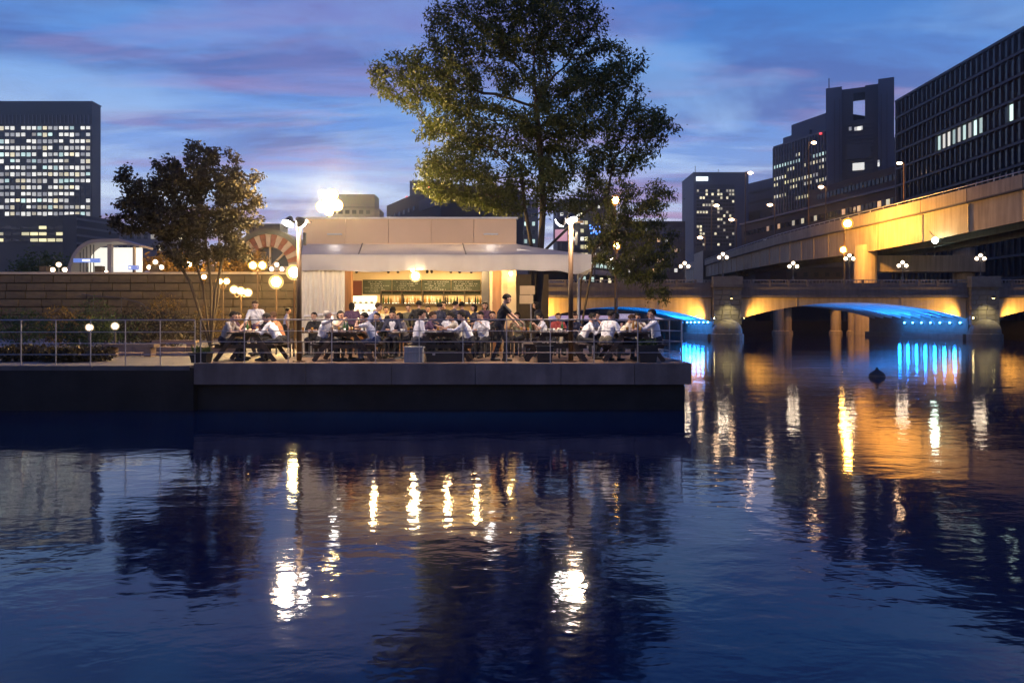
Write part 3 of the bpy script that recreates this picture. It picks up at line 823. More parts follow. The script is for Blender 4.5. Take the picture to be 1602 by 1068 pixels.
# sodium lamps on a tall pole in front of the expressway
t = thing('sodium_lamp', 'tall sodium lamp pole with two orange heads blazing before the expressway', 'street lamp', (X(1321, 121), 121, 2.5))
zt = Z(350, 121) - 2.5; z2 = Z(391, 121) - 2.5
MB().tube([(0, 0, 0), (0, 0, zt - .6), (.25, -.1, zt - .1)], [.16, .11, .09], 10).build('pole', 'pole_brown', t)
MB().tube([(0, 0, z2 - .8), (-.25, -.2, z2 - .4), (-.35, -.3, z2)], .06, 6).build('arm', 'pole_brown', t)
globe(t, (.45, -.2, zt), .95, 'globe_sodium', 'lamp_head', .6)
globe(t, (-.35, -.3, z2), .65, 'globe_sodium', 'lamp_head', .6)
lamp_light('SPOT', 'lamp_beam', t, (1.5, .35, zt), 24000, (1, .47, .08), .5, target=(11, 4.5, zt - 1.5), spot=176, blend=.3)
t = thing('green_white_lamp', 'cool greenish lamp hanging under the elevated expressway at right', 'lamp', (X(1463, 112), 112, Z(376, 112)))
MB().ball((0, 0, 0), .45, 12, 8).build('globe', 'green_white', t, smooth=True)
MB().cyl((0, 0, .4), (0, 1.5, 1.6), .06, n=6).build('hanger', 'pole_dark', t)
# street lamps along the expressway
for px, py, d, pb, lb in ((1103, 372, 330, 405, 'short double-headed road lamp at the far left end of the expressway'), (1166, 271, 236, 388, 'tall road lamp beside the pale hotel block'),
                          (1152, 344, 290, 392, 'small far road lamp right of the pale hotel block'), (1212, 321, 250, 372, 'road lamp below the blue-grey office tower'),
                          (1265, 224, 158, 358, 'tallest road lamp in front of the finned office tower'), (1292, 293, 190, 352, 'road lamp below the tower with the square hole'),
                          (1414, 256, 122, 322, 'road lamp before the dark building at right'), (1113, 322, 300, 400, 'slim road lamp in front of the hotel windows')):
    t = thing('road_lamp', lb, 'street lamp', (X(px, d), d, Z(pb, d)), group='road lamps along the expressway'); H = Z(py, d) - Z(pb, d); s = d / 150
    MB().tube([(0, 0, -3 * s), (0, 0, H - .1), (.0, 0, H + .25 * s)], [.16 * s, .11 * s, .10 * s], 8).build('pole', 'pole_brown', t)
    sg = 1 if px in (1166, 1113, 1265) else -1
    MB().bar((0, 0, H + .22 * s), (sg * 1.3 * s, -.2, H + .30 * s), .12 * s, .10 * s).build('arm', 'pole_brown', t)
    MB().ball((sg * 1.05 * s, -.2, H + .02 * s), (.55 * s, .34 * s, .26 * s), 10, 7).build('lamp_head', 'street_lamp', t, smooth=True)
# ------------------------------------------------------------------ buildings
def bld(name, label, pl, dl, pr, dr, ytop, depth, mat, z0=2.9, cat='building'):
    a = Vector((X(pl, dl), dl, z0)); b = Vector((X(pr, dr), dr, z0)); w = (b - a).length
    t = thing(name, label, cat, tuple(a), math.atan2(b.y - a.y, b.x - a.x)); h = Z(ytop, dl) - z0
    MB().box((w / 2, depth / 2, h / 2), (w, depth, h)).build('wall', mat, t)
    return t, w, h
def win(t, x, z, w, h, mat, y=-.08, dep=.3):
    return put('window', unit_box(mat), t, (x, y, z), (w, dep, h))
def grid(t, xs, zs, w, h, pick, seed, y=-.08, hv=0.0):
    rr = random.Random(seed)
    for j, z in enumerate(zs):
        for i, x in enumerate(xs):
            m = pick(rr, i, j)
            if m is None: continue
            hh = h * (1 - hv * rr.random()) if m.startswith('win') else h
            win(t, x, z + (h - hh) / 2, w, hh, m, y)
def lin(a, b, n): return [a + (b - a) * (i + .5) / n for i in range(n)]

# left office tower with lit grid
t, w, h = bld('office_tower', 'tall dark office tower with a grid of lit square windows at the left edge', -30, 380, 144, 380, 160, 8, 'bld_dark', 5.6)
s = 380 / F
def tz(py): return Z(py, 380) - 5.6
def txp(px): return (px + 30) * s
def pk(rr, i, j):
    dark = (j == 9 and i > 16) or (j == 10 and i > 15) or (j == 11 and 14 < i < 18)
    k = rr.random()
    if dark and k < .85: return 'glass_dark'
    return 'win_white' if k < .62 else ('win_warm' if k < .80 else ('win_cool' if k < .88 else 'glass_dark'))
grid(t, [txp(138 - 8.45 * i) for i in range(19)][::-1], [tz(201 + 10.3 * j) for j in range(14)], 2.0, 2.15, pk, 3, hv=.28)
for i in range(27): bx('fin', 'bld_grey', t, (txp(-22 + i * 6.2), -.3, tz(187)), (.5, .5, 4.6))
for i in range(20): bx('mullion', 'bld_blue', t, (txp(142.2 - 8.45 * i), -.12, tz(268)), (.45, .3, 50))
grid(t, [txp(-14 + 13.5 * i) for i in range(12)], [tz(356 + 9.8 * j) for j in range(4)], 3.9, 1.6, lambda rr, i, j: 'win_yellow' if rr.random() < .62 else 'glass_dark', 5)
bx('podium', 'bld_black', t, (w / 2, -1.5, tz(400) - 4), (w + 2, 3, 20))
bx('beacon', 'beacon_red', t, (w - 1, 1, h + .4), (.8, .8, .8))
bx('roof_cap', 'bld_blue', t, (w / 2, 4, h + .25), (w + .6, 8.6, .5))

t, w, h = bld('low_office', 'dark low office with rows of small lit windows beside the left tower', 120, 300, 186, 320, 335, 8, 'bld_dark', 5.6)
for j in range(6): bx('floor_band', 'bld_grey', t, (w / 2, -.2, h - 2 - j * 3.4), (w, .5, .9))
grid(t, lin(w * .55, w * .98, 7), [h - 12 - 3.4 * j for j in range(4)], .9, .7, lambda rr, i, j: 'win_white' if rr.random() < .6 else None, 8)
t, w, h = bld('grey_block', 'plain dusky block half hidden behind the left tree', 186, 260, 292, 260, 357, 10, 'bld_grey', 5.6)
grid(t, lin(1, w - 1, 9), [h - 3 - 4.2 * j for j in range(4)], 1.3, 1.8, lambda rr, i, j: 'win_warm' if rr.random() < .12 else 'glass_dark', 9)
t, w, h = bld('flat_block', 'low flat-roofed block right of the left tree', 385, 230, 438, 230, 352, 8, 'bld_brown', 5.6)
bx('roof_cap', 'bld_grey', t, (w / 2, 4, h + .2), (w + .6, 8.6, .4))
grid(t, lin(1, w - 1, 5), [h - 3 - 3.6 * j for j in range(3)], 1.3, 1.5, lambda rr, i, j: 'glass_dark', 4)
# block just right of the blazing lamp, stepped
t, w, h = bld('stepped_block', 'grey stepped building rising behind the left half of the kiosk roof', 512, 240, 586, 240, 304, 8, 'bld_pale', 5.6)
bx('annex', 'bld_pale', t, (w + .7, 5, h / 2 - 2.4), (1.6, 8, h - 4.8))
for j in range(5): bx('floor_band', 'bld_grey', t, (w / 2, -.15, h - 4.4 - j * 3.3), (w + .2, .4, .5))
grid(t, lin(1, w - 1, 6), [h - 6 - 3.3 * j for j in range(4)], 1.4, 1.3, lambda rr, i, j: 'glass_dark', 11)
t, w, h = bld('wedge_block', 'dark block with red rooftop beacon behind the middle of the kiosk roof', 605, 270, 690, 225, 322, 30, 'bld_dark', 5.6)
bx('beacon', 'beacon_red', t, (w * .75, 1, h + .5), (.7, .7, .7)); bx('beacon', 'beacon_red', t, (w * .36, 1, h + .5), (.6, .6, .6))
bx('sign_panel', 'bld_blue', t, (w * .8, -.2, h - 5), (w * .3, .3, 3.6))
grid(t, lin(2, w * .6, 6), [h - 5 - 4 * j for j in range(4)], 1.4, 1.6, lambda rr, i, j: 'win_white' if rr.random() < .08 else 'glass_dark', 13)
t, w, h = bld('slim_tower', 'slim dusky tower showing left of the big tree above the kiosk', 641, 420, 705, 420, 283, 30, 'bld_blue', 5.6)
grid(t, lin(1, w - 1, 8), [h - 4 - 4.4 * j for j in range(6)], 1.6, 2.0, lambda rr, i, j: 'win_white' if rr.random() < .12 else 'glass_dark', 14)
bx('beacon', 'beacon_red', t, (w - 3, -1, h - 21), (1.0, 1.0, 1.0))

# behind the big tree and the small tree
t, w, h = bld('lit_office', 'office block with columns of yellow lit windows behind the big tree', 872, 300, 962, 300, 312, 30, 'bld_dark', 5.6)
grid(t, lin(1, w - 1, 13), [h - 3 - 3.4 * j for j in range(8)], 1.3, 1.5, lambda rr, i, j: 'win_yellow' if i in (5, 6) and rr.random() < .85 else ('win_white' if rr.random() < .28 else 'glass_dark'), 15)
t, w, h = bld('teal_office', 'pale office glimpsed through the lower branches of the big tree', 760, 260, 842, 260, 312, 30, 'bld_grey', 5.6)
grid(t, lin(1, w - 1, 12), [h - 2.5 - 3.2 * j for j in range(8)], 1.0, 1.4, lambda rr, i, j: 'win_cool' if rr.random() < .3 else 'glass_dark', 16)
t, w, h = bld('dark_slab', 'low dark slab with small lit windows behind the small tree', 955, 240, 1072, 240, 346, 30, 'bld_black', 5.6)
grid(t, lin(1, w - 1, 16), [h - 3 - 3.4 * j for j in range(5)], 1.0, 1.2, lambda rr, i, j: ('win_white' if rr.random() < .5 else 'win_amber') if rr.random() < .16 else 'glass_dark', 17)
bx('floor_band', 'bld_blue', t, (w * .7, -.2, h - 4.5), (w * .55, .4, 1.6))
t, w, h = bld('banded_building', 'low white-banded modern building at the left end of the bridge', 826, 128, 965, 150, 386, 20, 'bld_grey', 5.6)
for j in range(4): bx('floor_band', 'bld_pale', t, (w / 2, -.5, h - .6 - j * 2.9), (w + .6, 1.2, .9))
for j in range(3): bx('window_band', 'glass_dark', t, (w / 2, -.1, h - 2.05 - j * 2.9), (w, .3, 1.7))
grid(t, lin(w * .5, w * .97, 9), [h - 2.05, h - 4.95], .8, .9, lambda rr, i, j: 'win_cool' if rr.random() < .5 else ('win_warm' if rr.random() < .3 else None), 19, y=-.28)
bx('shop_sign', 'sign_white', t, (w * .30, -1.2, h - 1.3), (3.0, .2, .55))
bx('shop_sign', 'sign_white', t, (w * .72, -1.2, h - 7.2), (4.2, .2, .5))
t = thing('pink_sign', 'glowing pink signboard behind the right lamp pole', 'sign', (X(878, 150), 150, 5.6))
bx('face', 'sign_pink', t, (0, 0, Z(368, 150) - 5.6), (2.6, .3, 2.4)); bx('frame', 'trim_dark', t, (0, .3, Z(368, 150) - 5.6), (2.9, .3, 2.7))
MB().cyl((0, .4, 0), (0, .4, Z(370, 150) - 5.6), .15, n=8).build('post', 'trim_dark', t)
t = thing('blue_light_cluster', 'cluster of small blue lights among the branches right of the lamp pole', 'lights', (X(931, 60), 60, Z(359, 60)))
rr = random.Random(5)
for k in range(16):
    MB().ball((rr.uniform(-.45, .45), rr.uniform(-.3, .3), rr.uniform(-.38, .38)), .085, 8, 6).build('bulb', 'flower_led', t)
MB().tube([(-.4, 0, -.3), (0, 0, .1), (.4, 0, .35)], .02, 5).build('wire', 'black', t)
MB().cyl((0, .4, -.4), (0, .4, -(Z(359, 60) - 5.6)), .06, n=6).build('pole', 'pole_dark', t)

# hotel block on the right
t, w, h = bld('hotel_block', 'pale hotel block with glowing rooftop sign and scattered lit rooms', 1085, 400, 1171, 400, 271, 27, 'bld_blue', 3.0)
s = 400 / F; q = lambda px: (px - 1085) * s; zq = lambda py: Z(py, 400) - 3.0
bx('recess', 'bld_dark', t, ((q(1089) + q(1149)) / 2, -.05, (zq(289) + zq(395)) / 2), (q(1149) - q(1089), .3, zq(289) - zq(395)))
grid(t, [q(1091.5 + 4.6 * i) for i in range(13)], [zq(298.5 + 5.6 * j) for j in range(16)], 1.05, 1.25,
     lambda rr, i, j: 'win_warm' if rr.random() < (.36 if j < 7 else .12) else 'glass_dark', 21, y=-.3)
for j in range(17): bx('floor_band', 'bld_blue', t, ((q(1089) + q(1149)) / 2, -.3, zq(295.7 + 5.6 * j)), (q(1149) - q(1089), .5, .45))
bx('rooftop_sign', 'sign_white', t, (q(1098), -.5, zq(280)), (6.6, .5, 2.3))
MB().cyl((2, 4, h), (2, 4, h + 5), .15, n=6).build('antenna', 'trim_dark', t)
MB().cyl((q(1127), 4, h), (q(1127), 4, h + 3), .12, n=6).build('antenna', 'trim_dark', t)
bx('roof_cap', 'bld_blue', t, (w / 2, 13, h + .2), (w + .5, 27.5, .4))
t, w, h = bld('blue_block', 'plain blue-grey block between the hotel and the finned tower', 1168, 430, 1236, 400, 288, 30, 'bld_blue', 3.0)
bx('front_annex', 'bld_dark', t, (w * .3, -6, h * .38), (w * .75, 11, h * .76))
for j in range(6): bx('floor_band', 'bld_dark', t, (w * .5, -.2, h - 6 - 6 * j), (w, .3, 1.5))
# finned office tower
t, w, h = bld('finned_office', 'finned office tower with several floors lit beside the tower with the hole', 1211, 330, 1296, 300, 232, 40, 'bld_black', 3.0)
nf = 19
for i in range(nf + 1): bx('fin', 'fin', t, (w * i / nf, -.35, h / 2 + 8), (.45, .7, h - 16))
lit = {2: (0.0, .5), 3: (.6, 1.0), 4: (0, .28), 5: (.2, .85), 6: (.6, 1.0), 7: (0, .25), 8: (.4, .8)}
lit2 = {2: (.72, 1), 3: (.25, .4), 4: (.82, 1), 5: (.0, .12), 6: (.3, .45), 1: (.3, .5)}
rr = random.Random(23)
for j in range(13):
    for i in range(nf):
        u = (i + .5) / nf
        on = any(d_.get(j) and d_[j][0] <= u <= d_[j][1] for d_ in (lit, lit2)) and rr.random() < .9
        win(t, w * u, h - 3.5 - 2.75 * j, w / nf - .8, 1.35 if on else 1.9, ('win_cool' if j == 2 else rr.choice(['win_white', 'win_warm', 'win_yellow'])) if on else 'glass_dark')
bx('roof_house', 'bld_blue', t, (w * .60, 18, h + 4.5), (w * .72, 30, 9)); bx('roof_house', 'bld_blue', t, (w * .36, 16, h + 2), (w * .5, 28, 4))
bx('beacon', 'beacon_red', t, (w * .9, -1, h - .5), (.8, .8, .8)); bx('parapet', 'fin', t, (w / 2, 20, h + .4), (w + .5, 40.5, .8))
# tower with the square hole
D_ = 300.0; z3 = 3.0; xD = X(1292, D_); aD = math.atan2(xD + 14, D_)
def q(px):     # metres along the facade for a photograph column
    k = (px - CX) / F; return (k * D_ - xD) / (math.cos(aD) + k * math.sin(aD))
def zq(py): return Z(py, D_ - 7) - z3
t = thing('gate_tower', 'massive dark tower with a tall rectangular hole through its top', 'building', (xD, D_, z3), -aD); W = q(1400)
def tb(name, mat, pa, pb_, ya, yb, y0=0, dep=30): return MB().box(((q(pa) + q(pb_)) / 2, y0 + dep / 2, (zq(ya) + zq(yb)) / 2), (q(pb_) - q(pa), dep, zq(ya) - zq(yb))).build(name, mat, t)
tb('left_shaft', 'bld_blue', 1292, 1317, 130, 420); tb('right_shaft', 'bld_blue', 1374, 1399, 126, 420)
tb('wall', 'bld_dark', 1317, 1334.5, 133, 184, 2, 12); tb('wall', 'bld_dark', 1353.5, 1374, 131, 184, 2, 12)
tb('top_beam', 'bld_dark', 1334.5, 1353.5, 133, 141, 2, 12); tb('main_body', 'bld_dark', 1317, 1374, 184, 420, 2, 26)
for pxa in (1305, 1313, 1378, 1387): tb('rib', 'bld_dark', pxa, pxa + 1.2, 150, 400, -.5, .5)
tb('centre_bay', 'bld_black', 1323, 1363, 222, 246, 1.4, .6); tb('side_annex', 'bld_blue', 1399.4, 1405.5, 218, 420, 6, 20)
for j in range(26):
    bx('floor_band', 'bld_black', t, (q(1345.5), 1.85, zq(190 + 6.0 * j)), (q(1366) - q(1325), .35, .5))
for px, py, ww in ((1330, 197, 1.0), (1339.5, 198, 1.4), (1344, 198, 1.2), (1347.5, 197.5, .9), (1343, 258, 4.4), (1374.5, 255, .7), (1374.5, 259, .7)):
    win(t, q(px), zq(py), ww, 1.5 if ww < 3 else 3.0, 'win_white', y=1.7 if px < 1370 else -.1)
MB().cyl((q(1296.5), 3, zq(131)), (q(1296.5), 3, zq(111)), .22, n=6).build('antenna', 'trim_dark', t)
for px in (1341, 1346): MB().cyl((q(px), 6, zq(184)), (q(px), 6, zq(178)), .15, n=6).build('antenna', 'trim_dark', t)
# long dark building at right, facade running away from us
XE = 108.5; zE = 2.15 + 348 / F * 200
del q
t = thing('dark_fin_building', 'long dark building with vertical fins at the right edge, one floor lit', 'building', (XE, 100, 2.6)); H = zE - 2.6
MB().box((18, 50, H / 2), (36, 100, H)).build('wall', 'bld_black', t)
fl = 13; fh = H / fl
for j in range(1, fl + 1): bx('floor_band', 'fin_dark', t, (-.35, 50, H - (j - 1) * fh - .3), (.7, 100.6, .55))
MB().box((-.2, 100.2, H / 2), (.6, .6, H)).build('corner_post', 'fin_dark', t)
rr = random.Random(31)
for k in range(50):
    y = 1 + k * 2.0
    bx('fin', 'fin_dark', t, (-.30, y, H / 2), (.6, .16, H))
for j in range(9):
    for k in range(0, 49):
        y = 2.0 + k * 2.0
        on = (j == 3 and 162 < 100 + y < 181 and rr.random() < .9) or rr.random() < .012
        if k > 20 or on:
            put('window', unit_box(('win_cool' if rr.random() < .5 else 'win_white') if on else 'glass_dark'), t, (-.06, y, H - (j + .55) * fh), (.14, 1.7, fh * .72))
# brown building behind the expressway
t, w, h = bld('brown_offices', 'long brown office block with lit windows behind the expressway', 1160, 300, 1408, 215, 352, 30, 'bld_brown', 3.0)
h2 = h + 8
bx('upper_block', 'bld_brown', t, (w * .745, 14, h + 3.4), (w * .50, 26, 6.8))
bx('ledge', 'bld_grey', t, (w * .5, -.4, h + .1), (w, 1.2, .7))
grid(t, lin(2, w - 2, 46), [h + 3.5, h - 4, h - 9, h - 14], 1.25, 1.8,
     lambda rr, i, j: (None if i < 25 else 'glass_dark') if j == 0 else ('win_warm' if rr.random() < .11 else ('win_amber' if rr.random() < .07 else 'glass_dark')), 33, y=-.12)
for o in t.children:
    if o.name.startswith('window') and o.location.z > h + 1: o.location.y = .9
# low dark buildings on the far bank closing the view under the expressway
for k, (a, b, yt, d, m_) in enumerate(((1100, 1190, 392, 290, 'bld_black'), (1396, 1470, 408, 205, 'bld_brown'), (1476, 1620, 398, 190, 'bld_dark'), (1230, 1392, 418, 240, 'bld_brown'))):
    t, w, h = bld('low_block', ['dark low block under the hotel', 'brownish low block under the expressway', 'dark low block at the far right under the expressway', 'long low brown block behind the bridge lamps'][k], a, d, b, d, yt, 15, m_, 2.6)
    grid(t, lin(1, w - 1, 9), [h - 2.5, h - 6], 1.3, 1.4, lambda rr, i, j: 'win_amber' if rr.random() < .15 else 'glass_dark', 50 + k)

# ------------------------------------------------------------------ brick hall with the great arch
hd = 84.0; hx = lambda px: X(px, hd) - X(422, hd); hzf = lambda py: Z(py, hd) - 5.6
hall = thing('brick_hall', 'red brick hall with a great striped arch gable glowing behind the left lamps', 'building', (X(422, hd), hd, 5.6))
rad = 3.85; zc = hzf(418)
MB().box((-1, 7.2, zc / 2), (11, 13.4, zc)).build('wall', 'brick_red', hall)
nv = 17
for i in range(nv):        # voussoirs of the arch, stone and brick by turns
    a0, a1 = math.pi * i / nv + .01, math.pi * (i + 1) / nv - .01; r0, r1 = rad * .62, rad
    vs = []
    for y in (-.55, .5):
        for r_, a in ((r0, a0), (r1, a0), (r1, a1), (r0, a1)): vs.append((r_ * math.cos(a), y, zc + r_ * math.sin(a)))
    MB().add(vs, [(0, 1, 2, 3), (4, 7, 6, 5), (0, 4, 5, 1), (1, 5, 6, 2), (2, 6, 7, 3), (3, 7, 4, 0)]).build('voussoir', 'hall_stone' if i % 2 == 0 else 'brick_red', hall)
arc = [(rad * 1.16 * math.cos(math.pi * i / 20), zc + rad * 1.16 * math.sin(math.pi * i / 20)) for i in range(21)]
MB().strip([(x, z) for x, z in arc], [(x * .87, zc + (z - zc) * .87) for x, z in arc], -.75, 12).build('roof', 'copper', hall)
mb = MB(); arcs = [(rad * .63 * math.cos(math.pi * i / 16), zc + rad * .63 * math.sin(math.pi * i / 16)) for i in range(17)]
mb.add([(x, .3, z) for x, z in arcs] + [(0, .3, zc)], [(i, i + 1, 17) for i in range(16)]); mb.build('window', 'glass_dark', hall)
for i in range(1, 4):
    a = math.pi * i / 4; MB().bar((0, .15, zc), (rad * .62 * math.cos(a), .15, zc + rad * .62 * math.sin(a)), .2, .2).build('mullion', 'hall_stone', hall)
for i in range(5): MB().box((-3.4 + 1.7 * i, -.15, zc / 2 - .2), (.9, .4, zc * .62)).build('window', 'win_amber' if i != 2 else 'win_warm', hall)
for i in range(2): MB().box((-1, -.35, .8 + i * (zc - 1.0)), (11.2, .7, .5)).build('stone_band', 'hall_stone', hall)
MB().box((-8.2, 7, zc * .45), (3.2, 12, zc * .9)).build('side_wing', 'brick_red', hall)

# ------------------------------------------------------------------ station entrance on the embankment
sd = 54.0; sx = lambda px: X(px, sd) - X(160, sd); szf = lambda py: Z(py, sd) - 5.6
st = thing('station_entrance', 'curved glass station entrance glowing white on the embankment at left', 'station entrance', (X(160, sd), sd, 5.6))
b0 = 0.0
z0_ = szf(461) if szf(461) > -1 else 0
top = szf(414)
shell_out = []; 
H_ = 2.9
for i in range(13):
    a = math.pi / 2 * i / 12; shell_out.append((sx(104) + (sx(150) - sx(104)) * (1 - math.cos(a)), H_ * math.sin(a)))
shell_out += [(sx(185), H_ + .05), (sx(219), H_ - .45)]
shell_in = []
for i in range(13):
    a = math.pi / 2 * i / 12; shell_in.append((sx(104) + .28 + (sx(150) - sx(104) - .28) * (1 - math.cos(a)), (H_ - .25) * math.sin(a)))
shell_in += [(sx(185), H_ - .18), (sx(219) - .05, H_ - .60)]
MB().strip(shell_out, shell_in, 0, 2.0).build('roof_shell', 'bld_pale', st)
MB().box(((sx(116) + sx(202)) / 2, 1.9, 1.2), (sx(202) - sx(116), .1, 2.5)).build('lit_back_wall', 'lit_white', st)
for px in (122, 127, 132, 138, 143): MB().box((sx(px), .3, 1.25), (.05, .07, 2.5)).build('mullion', 'trim_dark', st)
MB().box((sx(168), .4, 1.25), (.30, .3, 2.6)).build('pillar', 'bld_pale', st)
MB().box(((sx(171) + sx(202)) / 2, .6, 1.62), (sx(202) - sx(171), .08, 1.15)).build('lit_window', 'lit_white', st)
MB().box(((sx(171) + sx(202)) / 2, .6, .52), (sx(202) - sx(171), .08, .75)).build('lit_window', 'lit_white', st)
MB().box((sx(203.5), .6, 1.2), (.14, .2, 2.4)).build('pillar', 'hall_stone', st)
sg = MB().box(((sx(116) + sx(157)) / 2, -.05, 1.28), (sx(157) - sx(116), .12, .30)).build('name_sign', 'sign_blue', st)
for k in range(4): MB().box((sx(131.5) + k * .15, -.12, 1.28), (.11, .02, .15)).build('lettering', 'sign_blue_text', sg)
t = thing('station_sign', 'small blue box sign beside the station entrance', 'sign', (X(209, 50.2), 50.2, 5.75))
MB().box((0, 0, .30), (.66, .2, .30)).build('sign_face', 'sign_blue', t); MB().box((-.2, -.11, .29), (.12, .03, .10)).build('symbol', 'sign_blue_text', t)
MB().box((0, 0, .08), (.1, .1, .2)).build('foot', 'trim_dark', t)
# stair hand rail against the wall
t = thing('stair_handrail', 'dark curved hand rail sloping down the stone wall', 'hand rail', (X(160, 49.8), 49.8, 1.05))
hp_ = [(X(px, 49.8) - X(160, 49.8), 0, Z(py, 49.8) - 1.05) for px, py in ((128, 460), (146, 463), (190, 466), (220, 474), (243, 490))]
MB().tube(hp_, .05, 6).build('rail', 'trim_dark', t)
for p in hp_[1:]: MB().cyl((p[0], 0, p[2]), (p[0], 0, max(0, p[2] - 1.0)), .035, n=6).build('post', 'trim_dark', t)

# ------------------------------------------------------------------ lamps on the left
def globe_lamp(px, py, d, label, n=1, mat='globe_warm', r=.22, base=1.05, sep=.62, group=None, rise=0):
    z = Z(py, d); t = thing('globe_lamp', label, 'street lamp', (X(px, d), d, base), group=group); H = z - base
    MB().tube([(0, 0, 0), (0, 0, .3), (0, 0, H - .25)], [.10, .06, .045], 8).build('post', 'pole_brown', t)
    for k in range(n):
        ox = (k - (n - 1) / 2) * sep
        if n > 1: MB().tube([(0, 0, H - .35), (ox * .7, 0, H - .42), (ox, 0, H - r)], .025, 6).build('arm', 'pole_brown', t)
        else: MB().cyl((0, 0, H - .26), (0, 0, H - r + .02), .07, n=8).build('collar', 'pole_brown', t)
        globe(t, (ox, 0, H + rise * k), r * 1.3, mat)
    return t
t = thing('high_mast_lamp', 'blazing mast lamp behind the left end of the kiosk roof, globes added for its glare', 'street lamp', (X(515, 31.8), 31.8, 1.05)); H = Z(318, 31.8) - 1.05
MB().tube([(0, 0, 0), (0, 0, .4), (0, 0, H - .3)], [.14, .09, .06], 10).build('mast', 'pole_brown', t)
for ox, oz, r_ in ((0, .02, .36), (-.34, -.16, .27), (.36, -.10, .28), (.16, .38, .27), (-.18, .36, .26), (.0, -.36, .22)):  # surrounding globes added to widen the single lamp into a glare blob
    MB().tube([(0, .1, H - .35), (ox * .6, .1, H + oz * .6 - .1), (ox, .05, H + oz - r_ * .5)], .03, 6).build('arm', 'pole_brown', t)
    globe(t, (ox, -.05 * abs(ox), H + oz), r_, 'globe_big', core=.74)
lamp_light('SPOT', 'lamp_beam', t, (.75, .1, H), 2600, (1, .70, .26), .3, target=(6, .8, H + 1.5), spot=160, blend=.5)
globe_lamp(460, 426, 30.0, 'large yellow-white globe lamp hard against the left lamp pole', 1, 'globe_yellow', .26)
globe_lamp(432, 441, 33.0, 'yellow-white globe lamp left of the curtain, lower of the bright pair', 1, 'globe_yellow', .26)
globe_lamp(403, 415, 46.0, 'twin amber globe lamp in front of the brick hall arch', 2, 'globe_warm', .24, 1.05, .62)
globe_lamp(349, 440, 42.0, 'twin amber globe lamp behind the left tree stems', 2, 'globe_warm', .17, 1.05, .42)
globe_lamp(377, 453, 39.0, 'triple amber globe lamp, lowest and brightest by the left tree', 3, 'globe_yellow', .19, 1.05, .38, None, -.08)
globe_lamp(319, 433, 45.0, 'single small amber globe lamp among the left tree stems', 1, 'globe_warm', .15)
t = globe_lamp(290, 413, 58.0, 'twin amber globe lamp on the embankment behind the left tree', 2, 'globe_warm', .22, 5.6, .62)
lamp_light('SPOT', 'lamp_beam', t, (0, .6, Z(413, 58) - 5.6), 7000, (1, .5, .12), .3, target=(2, 9, 2.5), spot=165, blend=.5)
G2 = 'three-globe lamps on the embankment'
cluster_lamp(243, 417, 56, 'three-globe white lamp right of the station entrance', 0, G2, r=.22, base=5.6)
cluster_lamp(92, 421, 56, 'three-globe white lamp left of the station entrance', 0, G2, r=.22, base=5.6)
t = cluster_lamp(433, 420, 66, 'three-globe white lamp in front of the hall arch right side', 0, G2, r=.25, base=5.6)
lamp_light('SPOT', 'lamp_beam', t, (-.4, .9, Z(420, 66) - 5.6 + .4), 6000, (1, .55, .16), .3, target=(-1, 18, 5), spot=150, blend=.5)
cluster_lamp(166, 433, 52.6, 'three-globe white lamp directly before the station window', 0, G2, r=.17, base=5.6)
for k, (px, py) in enumerate(((140, 512), (180, 510))):
    t = thing('path_lamp', 'low white globe path lamp among the plaza shrubs, ' + ('left' if k == 0 else 'right') + ' of the pair', 'lamp', (X(px, 27), 27, 1.05), group='low path lamps')
    H = Z(py, 27) - 1.05
    MB().cyl((0, 0, 0), (0, 0, H - .1), .045, n=8).build('post', 'pole_dark', t); globe(t, (0, 0, H), .15, 'globe_white')
# sodium lamps by the bridge's left end
for px, py, d, lb in ((963, 313, 62, 'orange sodium lamp glowing through the small tree right of the pole'), (965, 384, 74, 'lower orange sodium lamp on a pole at the left end of the bridge')):
    t = thing('sodium_lamp', lb, 'street lamp', (X(px, d), d, 2.0)); H = Z(py, d) - 2.0
    MB().tube([(0, 0, -2.5), (0, 0, H - .2)], [.12, .07], 8).build('pole', 'pole_brown', t)
    globe(t, (0, 0, H), .48, 'globe_sodium', 'lamp_head')

# ------------------------------------------------------------------ terrace lamp poles with floods
def flood_pole(px, label, heads):
    d = 18.3; t = thing('floodlight_pole', label, 'lamp pole', (X(px, d), d, FZ)); H = Z(346, d) - FZ
    MB().cyl((0, 0, 0), (0, 0, H), .066, .06, n=14).build('pole', 'pole_brown', t, smooth=True)
    MB().cyl((0, 0, 0), (0, 0, .03), .16, n=14).build('base_plate', 'pole_brown', t)
    MB().bar((-.38, 0, H - .02), (.32, 0, H - .02), .05, .05).build('cross_arm', 'pole_brown', t)
    for (ox, oz, tgt, en) in heads:
        h = MB()
        p0 = Vector((ox, -.02, H + oz)); dr = (Vector(tgt) - p0).normalized()
        h.tube([p0 - dr * .2, p0 - dr * .12, p0 - dr * .01], [.05, .10, .145], 14); hh = h.build('flood_head', 'pole_dark', t)
        MB().cyl(p0, p0 + dr * .02, .135, n=14).build('flood_lens', 'flood_face', hh)
        MB().bar((ox, 0, H), p0 - dr * .12, .03, .03).build('bracket', 'pole_dark', hh)
        lamp_light('SPOT', 'flood_beam', t, tuple(p0 + dr * .22), en, (1.0, .74, .48), .14, target=tuple(p0 + dr * 5), spot=165, blend=.3)
    MB().bar((.14, .0, H - .62), (.14, 0, H - .30), .05, .16).build('junction_box', 'pole_dark', t)
    return t
flood_pole(468, 'brown pole with two white floodlights standing left of the curtain', [(-.28, -.06, (-1.0, -1.2, 1.0), 330), (.08, -.05, (1.2, 1.9, 2.3), 480)])
